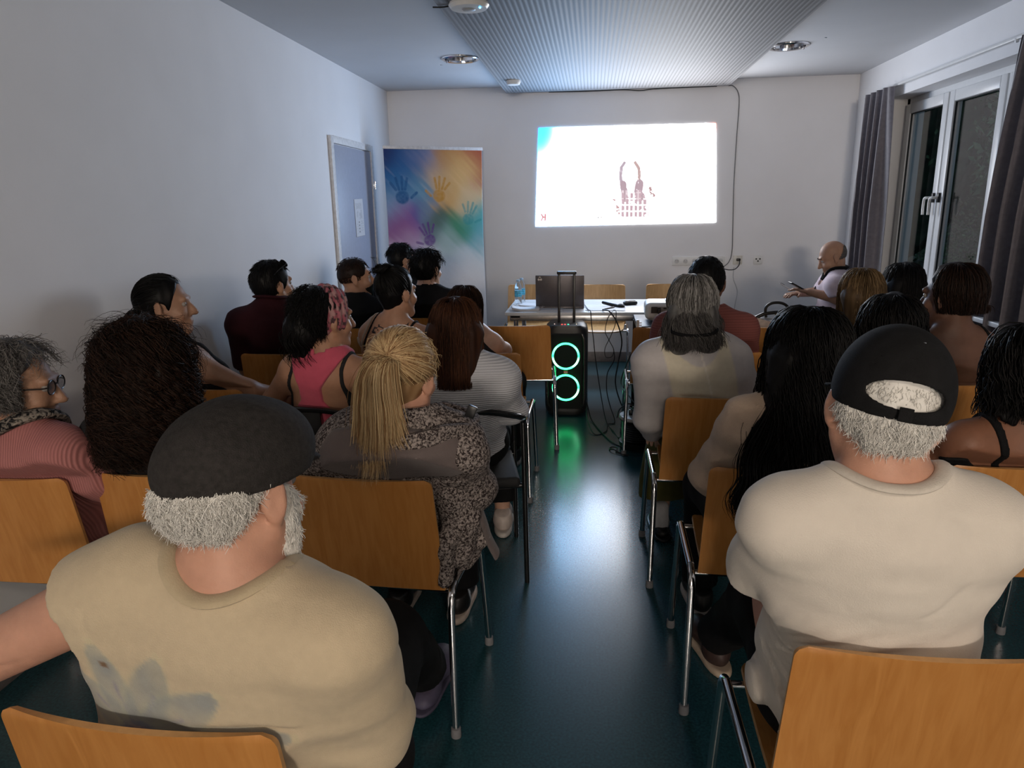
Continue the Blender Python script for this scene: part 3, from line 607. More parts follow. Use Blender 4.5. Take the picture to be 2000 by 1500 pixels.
# cart with projector
CART = mat('cart_dark', (.018, .009, .008), rough=.45)
ct = tag(empty('projector_cart', (.56, 5.10, 0)), 'dark brown cart with white corner guards carrying the projector', 'cart')
for z_, h_ in ((.715, .020), (.30, .015)): MB().box((0, 0, z_), (.255, .27, h_), .005).build('shelf', CART, ct)
MB().box((0, .25, .50), (.25, .012, .20), .004).build('panel', CART, ct); MB().box((0, -.262, .665), (.25, .008, .035), .003).build('panel', CART, ct)
for sx_ in (-1, 1):
    for sy_ in (-1, 1):
        l = MB().box((sx_*.242, sy_*.255, .37), (.016, .016, .33), .004).build('leg', CART, ct)
        MB().lathe([(0, .0), (.026, .004), (.026, .036), (0, .04)], c=(sx_*.242, sy_*.255, 0), n=20).build('caster', BLACKP, l)
cg = MB().box((-.255, -.262, .728), (.010, .020, .052), .006)
for k in range(5): cg.box((-.243, -.277, .70+k*.015), (.014, .004, .0035), .001)
cg.build('corner_guard', mat('guard_white', (.72, .68, .66), rough=.5), ct)
m = MB()
for i in range(12):
    for j in range(3): m.box((.05+.018*i-.02, -.2712, .655+.012*j), (.0028, .0012, .0045))
m.build('vent_slot', mat('vent_pale', (.30, .26, .25), rough=.5), ct)
pj = tag(empty('projector', (.545, 5.09, .735)), 'white video projector on the dark cart', 'projector'); pj.rotation_euler = (0, 0, -.03)
PW = mat('projector_white', (.78, .77, .75), rough=.35, var=.02)
MB().box((0, 0, .080), (.180, .135, .060), .035, seg=5).box((0, .0, .050), (.15, .12, .035), .02, seg=3).build('housing', PW, pj)
MB().box((.01, -.1325, .098), (.145, .006, .018), .004).box((-.02, -.120, .060), (.12, .012, .016), .004).build('port_panel', mat('projector_grey', (.34, .33, .32), rough=.45), pj)
m = MB()
for k, (x, wd_) in enumerate(((-.085, .010), (-.045, .012), (-.005, .005), (.018, .005), (.04, .005), (.07, .013), (.105, .007))): m.box((x, -.139, .104), (wd_, .002, .0055), .001)
m.build('port', SLOT, pj)
MB().box((-.118, -.137, .092), (.022, .004, .022), .003).build('side_grille', mat('grille_dark', (.05, .045, .045), rough=.5), pj)
kp = MB().box((.01, .005, .142), (.05, .055, .006), .005, seg=3).build('keypad', PW, pj)
m = MB()
for k in range(3): m.box((.01, -.022+.026*k, .1487), (.036, .004, .0010), .0008)
m.build('button', mat('button_grey', (.3, .3, .29), rough=.5), kp)
MB().lathe([(0, 0), (.035, 0), (.037, .012), (.030, .016), (.028, .006), (0, .006)], n=30, R=Matrix.Rotation(-PI/2, 3, 'X'), c=(.05, .132, .085)).build('lens', mat('lens_glass', (.05, .05, .06), rough=.05, spec=1), pj)
for sx_ in (-1, 1): MB().lathe([(0, 0), (.012, 0), (.012, .022), (0, .022)], c=(sx_*.11, -.07, 0), n=16).build('foot', RUBBER, pj)
pc = tag(empty('projector_cable', (.455, 4.955, .82)), 'black cables plugged into the back of the projector', 'cable')
MB().box((0, -.012, .0), (.011, .014, .016), .003).build('plug', BLACKP, pc)
MB().tube(bez([(0, -.02, -.01), (.0, -.035, -.05), (-.005, -.035, -.12), (-.02, -.03, -.3), (-.04, -.02, -.5), (-.06, .0, -.7), (-.06, -.08, -.80)]), .0045, 8).build('cord', BLACKP, pc)
MB().box((.028, -.008, -.055), (.018, .014, .014), .003).build('plug', BLACKP, pc)
MB().tube(bez([(.028, -.018, -.06), (.02, -.03, -.12), (.01, -.03, -.3), (.0, -.03, -.6), (.02, -.05, -.80)]), .004, 8).build('cord', BLACKP, pc)

# ------------------------------------------------------------ loudspeaker
sp = tag(empty('loudspeaker', (-.190, 5.30, 0)), 'tall black party loudspeaker with two green glowing rings and a raised pull handle', 'loudspeaker')
SPM = mat('speaker_black', (.010, .010, .011), rough=.42, var=.2, bump=.1, bscale=600)
m = MB()
def spk(u, v):
    a = u*2*PI; z = .012+.672*v; e = 1.0
    q = min(v, 1-v)/.11
    if q < 1: e = .80+.20*math.sqrt(max(0, 1-(1-q)**2))
    ca, sa = math.cos(a), math.sin(a); n = 4.5; r = (abs(ca)**n+abs(sa)**n)**(-1/n)
    return (ca*r*.160*e, sa*r*.155*(.85+.15*e), z)
m.grid(spk, 72, 40); nb = 41
m.F.append(tuple(i*nb for i in range(72))); m.F.append(tuple(i*nb+40 for i in range(72))[::-1])
m.build('cabinet', SPM, sp, angle=50)
# front frame and grille
m = MB()
for s in (-1, 1): m.tube(bez([(s*.118, -.150, .075), (s*.135, -.157, .13), (s*.138, -.158, .34), (s*.135, -.157, .56), (s*.118, -.150, .625)], 8), .012, 10)
m.build('front_frame', mat('frame_black', (.016, .016, .017), rough=.25), sp)
MB().box((0, -.152, .345), (.122, .008, .285), .02, seg=3).build('grille', mat('speaker_grille', (.006, .007, .007), rough=.55, bump=.8, bscale=900), sp)
RG = bpy.data.materials.new('green_ring_light'); nt, N, L, b = nodes(RG); b.inputs['Base Color'].default_value = (.1, .5, .3, 1)
tc = N.new('ShaderNodeTexCoord'); sx = N.new('ShaderNodeSeparateXYZ'); L.new(tc.outputs['Object'], sx.inputs[0])
mr = N.new('ShaderNodeMapRange'); mr.inputs[1].default_value = -.085; mr.inputs[2].default_value = .085; L.new(sx.outputs[2], mr.inputs[0])
rp = N.new('ShaderNodeValToRGB'); e = rp.color_ramp.elements; e[0].position = 0; e[0].color = (.03, 1, .28, 1); e[1].position = 1; e[1].color = (.03, 1, .28, 1)
for p_, c_ in ((.18, (.30, 1, .55, 1)), (.5, (.004, .42, .09, 1)), (.85, (.10, 1, .42, 1))): x = rp.color_ramp.elements.new(p_); x.color = c_
L.new(mr.outputs[0], rp.inputs[0]); L.new(rp.outputs[0], b.inputs['Emission Color']); b.inputs['Emission Strength'].default_value = RING_EMIT
Rx = Matrix.Rotation(PI/2, 3, 'X')
for zc in (.462, .225):
    w_ = MB().lathe([(.074, -.006), (.082, .001), (.098, .004), (.105, .0), (.105, -.008)], n=56, R=Rx).build('light_ring', RG, sp); w_.location = (0, -.158, zc)
    MB().lathe([(0, -.012), (.03, -.010), (.068, -.004), (.080, .003), (.080, -.008), (0, -.014)][::-1], n=48, R=Rx, c=(0, -.158, zc)).build('woofer', mat('woofer_green', (.004, .03, .012), rough=.6, bump=.5, bscale=900), sp)
MB().box((0, -.163, .343), (.015, .004, .010), .002).build('badge', mat('badge_orange', (.55, .16, .03), rough=.4), sp)
m = MB()
for x in (-.009, 0, .009): m.box((x, -.1675, .343), (.0028, .0008, .0055))
m.build('badge_mark', mat('badge_white', (.8, .75, .7), rough=.5), sp)
hd = MB()
for s in (-1, 1): hd.box((s*.056, .02, .865), (.0095, .007, .19), .003)
hd.box((0, .02, 1.052), (.072, .016, .011), .007, seg=3); hd.build('pull_handle', BLACKP, sp)
m = MB()
for k, (x, cc) in enumerate(((-.030, (1, .08, .06)), (-.008, (1, .1, .08)), (.016, (.08, 1, .5)))):
    MB().lathe([(0, 0), (.007, 0), (.006, .004), (0, .005)], c=(x, -.085, .683), n=14).build('button_light', mat('button_led_%d' % k, cc, emit=cc, estr=1.6), sp)
for x in (-.085, .075): MB().lathe([(0, 0), (.009, 0), (.008, .008), (0, .009)], c=(x, -.07, .682), n=16).build('knob', CHROME, sp)
for s in (-1, 1): MB().lathe([(0, -.014), (.036, -.014), (.040, -.008), (.040, .008), (.036, .014), (0, .014)], R=Matrix.Rotation(PI/2, 3, 'Y'), c=(s*.148, .10, .040), n=28).build('wheel', BLACKP, sp)

# ------------------------------------------------------------ cables and cable reel
CBL = mat('black_cable', (.008, .008, .009), rough=.45)
def cable(label, pts, r=.0038):
    o = tag(MB().tube(bez(pts, 12), r, 8).build('power_cable', CBL), label, 'cable'); return o
TZ = .745
cable('black charging cable from the laptop falling straight to the floor', [(-.06, 5.78, TZ+.006), (-.03, 5.52, TZ+.004), (-.012, 5.425, TZ+.004), (-.005, 5.415, .66), (.01, 5.40, .55), (.035, 5.35, .35), (.10, 5.05, .03), (.15, 4.80, .006), (.20, 4.62, .02), (.30, 4.50, .24)], .0036)
cable('thicker black cable looping off the table edge towards the cart', [(.17, 5.66, TZ+.004), (.08, 5.52, TZ+.006), (.13, 5.425, TZ+.004), (.19, 5.41, .66), (.225, 5.40, .52), (.20, 5.38, .36), (.18, 5.32, .22), (.22, 5.2, .09), (.28, 5.0, .03), (.30, 4.75, .015), (.27, 4.66, .010)], .0052)
cable('black cable hanging in a loop below the table edge', [(.15, 5.43, TZ+.004), (.115, 5.415, .69), (.10, 5.41, .60), (.13, 5.41, .53), (.165, 5.40, .46), (.15, 5.40, .405), (.105, 5.40, .405), (.10, 5.41, .47), (.14, 5.41, .56), (.175, 5.41, .66), (.178, 5.425, TZ+.004), (.16, 5.5, TZ+.004)], .003)
cable('black cable running down from the loop to the floor', [(.165, 5.415, .46), (.17, 5.40, .38), (.12, 5.38, .28), (.115, 5.34, .16), (.14, 5.25, .06), (.17, 5.0, .008), (.12, 4.95, .006), (.10, 4.78, .006), (.02, 4.72, .006), (-.03, 4.95, .05), (-.035, 5.18, .10)], .0036)
cable('black cable across the floor from the loudspeaker to the reel', [(-.03, 5.2, .08), (.0, 5.05, .012), (.06, 4.80, .006), (.14, 4.55, .006), (.22, 4.45, .006), (.26, 4.40, .05), (.285, 4.45, .2)], .004)
cable('black cable end curled on the floor by the reel', [(.235, 4.30, .006), (.19, 4.32, .006), (.15, 4.36, .02), (.12, 4.40, .008), (.13, 4.45, .006), (.17, 4.42, .012), (.16, 4.36, .006), (.21, 4.34, .006)], .0042)
cable('black cable rising along the side of the cart', [(.31, 4.5, .25), (.25, 4.62, .30), (.20, 4.8, .35), (.24, 4.83, .48), (.28, 4.835, .56), (.295, 4.80, .50), (.27, 4.78, .36), (.30, 4.70, .26), (.31, 4.56, .248)], .0042)
rl = tag(empty('cable_reel', (.30, 4.47, 0)), 'black and grey cable reel on the floor with plugs on its top', 'cable reel')
m = MB().lathe([(0, .02), (.115, .02), (.12, .03), (.12, .05), (.07, .055), (.07, .19), (.12, .195), (.12, .20), (0, .20)], n=40); m.build('drum', BLACKP, rl)
m = MB()
for k in range(9): m.lathe([(.072, .062+k*.014), (.098, .058+k*.014), (.105, .065+k*.014), (.098, .072+k*.014), (.072, .070+k*.014)], n=32)
m.build('wound_cable', CBL, rl)
MB().lathe([(0, .20), (.118, .20), (.122, .208), (.118, .222), (.09, .226), (0, .226)], n=40).build('socket_disc', mat('reel_grey', (.33, .32, .31), rough=.4), rl)
m = MB()
for k in range(4):
    a = k*PI/2+.4; m.tube(bez([(.05*math.cos(a), .05*math.sin(a), .226), (.05*math.cos(a), .05*math.sin(a), .262), (.08*math.cos(a+.5), .08*math.sin(a+.5), .280), (.12*math.cos(a+1), .12*math.sin(a+1), .25), (.14*math.cos(a+1.4), .14*math.sin(a+1.4), .21)], 8), .0048, 8)
    m.box((.05*math.cos(a), .05*math.sin(a), .244), (.016, .014, .018), .004)
m.build('plug', BLACKP, rl)
m = MB()
for s in (-1, 1): m.tube([(s*.10, 0, .0), (s*.10, 0, .03)], .012, 10)
m.build('foot', BLACKP, rl)

# ------------------------------------------------------------ handbag on a chair of the fourth row
hb = tag(empty('handbag', (1.16, 4.66, .466)), 'pale leather handbag with black trim and handle on a wooden chair', 'handbag')
def bag(u, v):
    a = u*2*PI; k = .92+.08*math.sin(PI*v); top = 1-.35*max(0, v-.55)
    return (.17*math.cos(a)*k, .075*math.sin(a)*top, 0.005+.35*v+.02*math.cos(2*a)*v)
m = MB().grid(bag, 48, 20); m.F.append(tuple(i*21 for i in range(48))); m.F.append(tuple(i*21+20 for i in range(48))[::-1]); m.build('bag_body', mat('pale_leather', (.52, .48, .46), rough=.45, bump=.2, bscale=250), hb)
MB().tube(bez([(-.165, 0, .20), (-.16, -.02, .32), (-.10, -.03, .375), (-.03, -.03, .39), (.03, -.03, .39), (.10, -.03, .38), (.16, -.02, .33), (.165, 0, .20)], 8), .012, 10).build('trim_band', BLACKP, hb)
MB().tube(bez([(-.07, -.03, .36), (-.075, -.03, .42), (-.04, -.03, .45), (.02, -.03, .45), (.06, -.03, .42), (.06, -.03, .36)], 8), .009, 10).build('bag_handle', BLACKP, hb)

# ------------------------------------------------------------ trees outside the window
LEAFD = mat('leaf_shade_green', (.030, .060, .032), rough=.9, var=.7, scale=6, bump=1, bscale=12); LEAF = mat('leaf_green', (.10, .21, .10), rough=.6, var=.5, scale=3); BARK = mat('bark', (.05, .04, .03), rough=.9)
def tree(x, y, h, rad, seed, label, n=9000):
    rs = np.random.RandomState(seed); t = tag(empty('garden_tree', (x, y, -.6)), label, 'tree', 'trees outside the window')
    MB().tube(bez([(0, 0, 0), (.05, .02, h*.3), (-.03, .05, h*.6), (0, 0, h*.85)], 6), [.12-.1*i/18 for i in range(19)], 10).build('trunk', BARK, t)
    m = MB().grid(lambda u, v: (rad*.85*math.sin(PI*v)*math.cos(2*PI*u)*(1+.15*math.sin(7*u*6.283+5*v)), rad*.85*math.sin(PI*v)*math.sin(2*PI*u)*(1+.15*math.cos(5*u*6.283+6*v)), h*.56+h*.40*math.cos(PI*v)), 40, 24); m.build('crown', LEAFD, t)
    cl = rs.normal(0, 1, (26, 3)); cl /= np.linalg.norm(cl, axis=1)[:, None]; cl *= rs.uniform(.35, 1, (26, 1))*np.array([rad, rad, h*.42]); cl[:, 2] += h*.58
    ci = rs.randint(0, 26, n); p = cl[ci]+rs.normal(0, rad*.22, (n, 3)); d1 = rs.normal(0, 1, (n, 3)); d1 /= np.linalg.norm(d1, axis=1)[:, None]; d2 = np.cross(d1, rs.normal(0, 1, (n, 3))); d2 /= np.linalg.norm(d2, axis=1)[:, None]
    s = rs.uniform(.03, .065, (n, 1)); V = np.stack([p-d1*s, p+d2*s*.45+d1*s*.1, p+d1*s, p-d2*s*.45+d1*s*.1], 1).reshape(-1, 3)
    me = np_mesh('foliage', V, np.arange(4*n).reshape(n, 4), False); me.materials.append(LEAF); link('foliage', me, t)['kind'] = 'stuff'
tree(5.0, 13.2, 6.5, 1.5, 1, 'dark tree seen through the left window pane'); tree(7.2, 10.6, 5.6, 1.5, 2, 'green bushy tree seen through the right window pane')
tree(9.0, 17.5, 8.5, 2.2, 3, 'tall dark tree farther off behind the others outside'); tree(5.2, 7.6, 4.4, 1.2, 4, 'low tree nearest to the window outside'); tree(11.0, 13.0, 8, 2.2, 5, 'tall tree behind the green bushy one outside')
hg = tag(empty('hedge', (8.2, 12.5, -.6)), 'dark clipped hedge added low behind the trees outside to block the sky', 'hedge')
MB().box((0, 0, 1.15), (.55, 15, 1.15), .2, R=Matrix.Rotation(-.25, 3, 'Z')).build('hedge_core', LEAFD, hg)  # added backdrop, its solid core keeps bright sky out of the panes
_r = np.random.RandomState(77); n = 14000; p_ = np.stack([_r.uniform(-.62, .62, n), _r.uniform(-15, 15, n), _r.uniform(.1, 2.42, n)], 1); _k = _r.rand(n) < .7; p_[_k, 0] = -.6+_r.normal(0, .05, _k.sum()); ca, sa = math.cos(-.25), math.sin(-.25)
p_ = np.stack([p_[:, 0]*ca-p_[:, 1]*sa, p_[:, 0]*sa+p_[:, 1]*ca, p_[:, 2]], 1); d1 = _r.normal(0, 1, (n, 3)); d1 /= np.linalg.norm(d1, axis=1)[:, None]; d2 = np.cross(d1, _r.normal(0, 1, (n, 3))); d2 /= np.linalg.norm(d2, axis=1)[:, None]; q_ = _r.uniform(.03, .06, (n, 1))
me = np_mesh('hedge_leaves', np.stack([p_-d1*q_, p_+d2*q_*.5, p_+d1*q_, p_-d2*q_*.5], 1).reshape(-1, 3), np.arange(4*n).reshape(n, 4), False); me.materials.append(LEAF); link('hedge_leaves', me, hg)['kind'] = 'stuff'
struct(MB().box((42, 20, -.65), (39.4, 70, .05)).build('ground', mat('grass_ground', (.03, .045, .025), rough=.9)), 'dark lawn outside the window')

# ================================================================ implicit-surface toolkit for bodies, clothes and hair
f32 = np.float32
def v3(*a): return np.array(a, float)
def unit(v): v = np.asarray(v, float); return v/(np.linalg.norm(v)+1e-12)
def vnoise3(P, s, seed=0, an=(1, 1, 1)):
    q = [P[..., i]*(s*an[i]) for i in range(3)]; I = [np.floor(a).astype(np.int64) for a in q]; F = [a-i for a, i in zip(q, I)]; F = [a*a*(3-2*a) for a in F]
    def h(dx, dy, dz):
        n = (I[0]+dx)*374761393+(I[1]+dy)*668265263+(I[2]+dz)*2147483647+seed*1442695041; n = ((n ^ (n >> 13))*1274126177) & 0xffffffff; return ((n ^ (n >> 16)) & 0xffff)/32768.0-1.0
    r = 0
    for dx in (0, 1):
        for dy in (0, 1):
            for dz in (0, 1):
                r = r+h(dx, dy, dz)*(F[0] if dx else 1-F[0])*(F[1] if dy else 1-F[1])*(F[2] if dz else 1-F[2])
    return r
class SDF:
    def __init__(s): s.ops = []; s.lo = v3(9, 9, 9); s.hi = -s.lo
    def _b(s, lo, hi, grow=True):
        if grow: s.lo = np.minimum(s.lo, lo); s.hi = np.maximum(s.hi, hi)
        return lo, hi
    def cone(s, a, b, ra, rb, k=.03, sub=False, flat0=False, flat1=False, sq=None):
        """round cone a->b; flat ends optional; sq=(axis, factor) squashes across an axis"""
        a, b = np.asarray(a, float), np.asarray(b, float); r = max(ra, rb)
        lo, hi = s._b(np.minimum(a, b)-r, np.maximum(a, b)+r, not sub)
        def fn(P):
            ba = b-a; pa = P-a.astype(f32); 
            if sq is not None:
                ax = unit(sq[0]).astype(f32); pr = pa@ax; pa = pa+(pr*(1/sq[1]-1))[..., None]*ax
            L2 = ba@ba+1e-12; h = np.clip(pa@(ba/L2).astype(f32), 0, 1); d = np.linalg.norm(pa-h[..., None]*ba.astype(f32), axis=-1)-(ra+(rb-ra)*h)
            if flat1: d = np.maximum(d, (P-b.astype(f32))@unit(ba).astype(f32))
            if flat0: d = np.maximum(d, -((P-a.astype(f32))@unit(ba).astype(f32)))
            return d
        s.ops.append((fn, lo, hi, k, sub)); return s
    def ell(s, c, rad, R=None, k=.03, sub=False):
        c = np.asarray(c, float); rad = np.asarray(rad, float); R = np.eye(3) if R is None else np.asarray(R, float)   # columns = axes
        e = np.abs(R)@rad; lo, hi = s._b(c-e, c+e, not sub)
        def fn(P):
            q = (P-c.astype(f32))@R.astype(f32); k0 = np.linalg.norm(q/rad.astype(f32), axis=-1); k1 = np.linalg.norm(q/(rad*rad).astype(f32), axis=-1)+1e-9
            return k0*(k0-1)/k1
        s.ops.append((fn, lo, hi, k, sub)); return s
    def line(s, pts, r, k=.02, sub=False):
        rs = [r]*len(pts) if np.isscalar(r) else r
        for i in range(len(pts)-1): s.cone(pts[i], pts[i+1], rs[i], rs[i+1], k, sub)
        return s
    def mesh(s, h, post=None, pad=.03):
        lo = s.lo-pad; n = np.ceil((s.hi+pad-lo)/h).astype(int)+1
        ax = [lo[i]+h*np.arange(n[i]) for i in range(3)]
        D = np.full(tuple(n), .3, f32)
        for fn, a, b, k, sub in s.ops:
            m = k+.035; i0 = np.clip(np.floor((a-m-lo)/h).astype(int), 0, n-1); i1 = np.clip(np.ceil((b+m-lo)/h).astype(int)+1, 1, n)
            if np.any(i1 <= i0): continue
            sl = tuple(slice(p, q) for p, q in zip(i0, i1))
            P = np.stack(np.meshgrid(*[ax[i][i0[i]:i1[i]] for i in range(3)], indexing='ij'), -1).astype(f32)
            d = fn(P).astype(f32); o = D[sl]
            if sub: d = -d; hh = np.clip(.5-.5*(o-d)/k, 0, 1); D[sl] = o+(d-o)*hh+k*hh*(1-hh)
            else: hh = np.clip(.5+.5*(o-d)/k, 0, 1); D[sl] = o+(d-o)*hh-k*hh*(1-hh)
        if post is not None:
            near = np.abs(D) < .05; I = np.argwhere(near); P = (lo+I*h)
            D[near] = post(P, D[near])
            far = D < -.05                                            # deep inside must also respect cuts
            if far.any():
                I = np.argwhere(far); D[far] = post(lo+I*h, D[far])
        return surf_nets(D, lo, h)
def surf_nets(D, org, h):
    S = D < 0; n = D.shape; c = np.zeros(tuple(x-1 for x in n), np.int8)
    cr = [(i, j, k) for i in (0, 1) for j in (0, 1) for k in (0, 1)]
    for (i, j, k) in cr: c += S[i:n[0]-1+i, j:n[1]-1+j, k:n[2]-1+k]
    act = (c > 0) & (c < 8); I = np.argwhere(act); idx = np.full(act.shape, -1, np.int64); idx[act] = np.arange(len(I))
    acc = np.zeros((len(I), 3)); cnt = np.zeros(len(I))
    for a in range(8):
        for b in range(a+1, 8):
            ca, cb = np.array(cr[a]), np.array(cr[b])
            if np.abs(ca-cb).sum() != 1: continue
            da = D[tuple((I+ca).T)]; db = D[tuple((I+cb).T)]; m = (da < 0) != (db < 0); t = (da/(da-db+1e-20))[m][:, None]
            acc[m] += ca+(cb-ca)*t; cnt[m] += 1
    V = org+h*(I+acc/np.maximum(cnt, 1)[:, None]); Q = [np.zeros((0, 4), np.int64)]
    for ax in range(3):
        u, v = (ax+1) % 3, (ax+2) % 3
        s0 = [slice(None)]*3; s1 = [slice(None)]*3; s0[ax] = slice(0, -1); s1[ax] = slice(1, None)
        A, B = S[tuple(s0)], S[tuple(s1)]; E = np.argwhere(A != B)
        ok = (E[:, u] > 0) & (E[:, v] > 0) & (E[:, u] < n[u]-1) & (E[:, v] < n[v]-1); E = E[ok]
        if not len(E): continue
        eu = np.eye(3, dtype=int)[u]; ev = np.eye(3, dtype=int)[v]
        q = np.stack([idx[tuple((E-eu-ev).T)], idx[tuple((E-ev).T)], idx[tuple(E.T)], idx[tuple((E-eu).T)]], 1)
        fl = ~A[tuple(E.T)]; q[fl] = q[fl][:, ::-1]; Q.append(q)
    return V, np.vstack(Q)
def smooth_mesh(V, Q, it=1, lam=.5):
    for _ in range(it):
        acc = np.zeros_like(V); cnt = np.zeros(len(V))
        for a, b in ((0, 1), (1, 2), (2, 3), (3, 0)):
            for x, y in ((a, b), (b, a)): np.add.at(acc, Q[:, x], V[Q[:, y]]); np.add.at(cnt, Q[:, x], 1)
        V = V+lam*(acc/np.maximum(cnt, 1)[:, None]-V)
    return V
def tubes(P, R, var=None):
    """P (N,S,3) strands, R (N,S) radii -> three-sided tubes"""
    N_, S_ = P.shape[:2]; T = np.gradient(P, axis=1); T /= np.linalg.norm(T, axis=2)[..., None]+1e-9
    ref = np.array([.31, .84, .44]); a = np.cross(T, ref); a /= np.linalg.norm(a, axis=2)[..., None]+1e-9; b = np.cross(T, a)
    V = np.stack([P+R[..., None]*(a*math.cos(k*2*PI/3)+b*math.sin(k*2*PI/3)) for k in range(3)], 2)
    ids = np.arange(N_*S_*3).reshape(N_, S_, 3); Q = []
    for k in range(3):
        j = (k+1) % 3; Q.append(np.stack([ids[:, :-1, k], ids[:, :-1, j], ids[:, 1:, j], ids[:, 1:, k]], -1).reshape(-1, 4))
    vv = None if var is None else np.repeat(var[..., None], 3, 2).reshape(-1)
    return V.reshape(-1, 3), np.vstack(Q), vv
def join(*parts):
    V, Q, W = [], [], []; n = 0
    for p in parts: V.append(p[0]); Q.append(p[1]+n); W.append(p[2]); n += len(p[0])
    return np.vstack(V), np.vstack(Q), np.concatenate(W)

# ------------------------------------------------------------ shoes (one of each kind, shared)
def shoe_parts(kind):
    S = SDF()
    if kind == 'clog':
        S.ell((0, .10, .045), (.052, .085, .045), k=.03).ell((0, -.03, .03), (.042, .075, .032), k=.03).cone((0, .02, .085), (0, -.09, .10), .034, .036, k=.012, sub=True)
        up = S.mesh(.005, lambda P, D: np.maximum(D, .012-P[:, 2]))
    elif kind == 'flat':
        S.ell((0, .085, .035), (.044, .075, .030)).ell((0, -.03, .03), (.034, .065, .032)).cone((0, .08, .085), (0, -.08, .085), .030, .032, k=.012, sub=True)
        up = S.mesh(.006, lambda P, D: np.maximum(D, .010-P[:, 2]))
    else:
        S.ell((0, .10, .05), (.047, .085, .042), k=.03).ell((0, -.02, .055), (.040, .075, .050), k=.03).cone((0, -.03, .06), (0, -.045, .105), .042, .040, k=.03, flat1=True)
        up = S.mesh(.006, lambda P, D: np.maximum(D, .020-P[:, 2]))
    T = SDF().ell((0, .09, .014), (.052, .105, .03), k=.03).ell((0, -.03, .014), (.044, .095, .03), k=.03)
    so = T.mesh(.006, lambda P, D: np.maximum(np.maximum(D, P[:, 2]-(.028 if kind == 'sneaker' else .016)), -P[:, 2]+.001))
    return up, so
SHOE = {}
def shoes(kind, um, sm):
    key = (kind, um.name, sm.name)
    if key not in SHOE:
        u, s = shoe_parts(kind) if kind not in SHOE else SHOE[kind]; SHOE[kind] = (u, s)
        a = np_mesh('shoe', *u); a.materials.append(um); b = np_mesh('sole', *s); b.materials.append(sm); SHOE[key] = (a, b)
    return SHOE[key]
_eye = None
def eye_mesh():
    global _eye
    if _eye is None:
        V, Q = SDF().ell((0, 0, 0), (.0118, .0118, .0118)).mesh(.003, pad=.006); c = np.tile([.30, .27, .25], (len(V), 1)); r = np.hypot(V[:, 0], V[:, 2]); c[(r < .0056) & (V[:, 1] > 0)] = (.06, .035, .02); c[(r < .0026) & (V[:, 1] > 0)] = (.005, .005, .005)
        _eye = np_mesh('eye', V, Q, True, c); _eye.materials.append(attr_mat('eye_surface', rough=.15, var=.0))
    return _eye

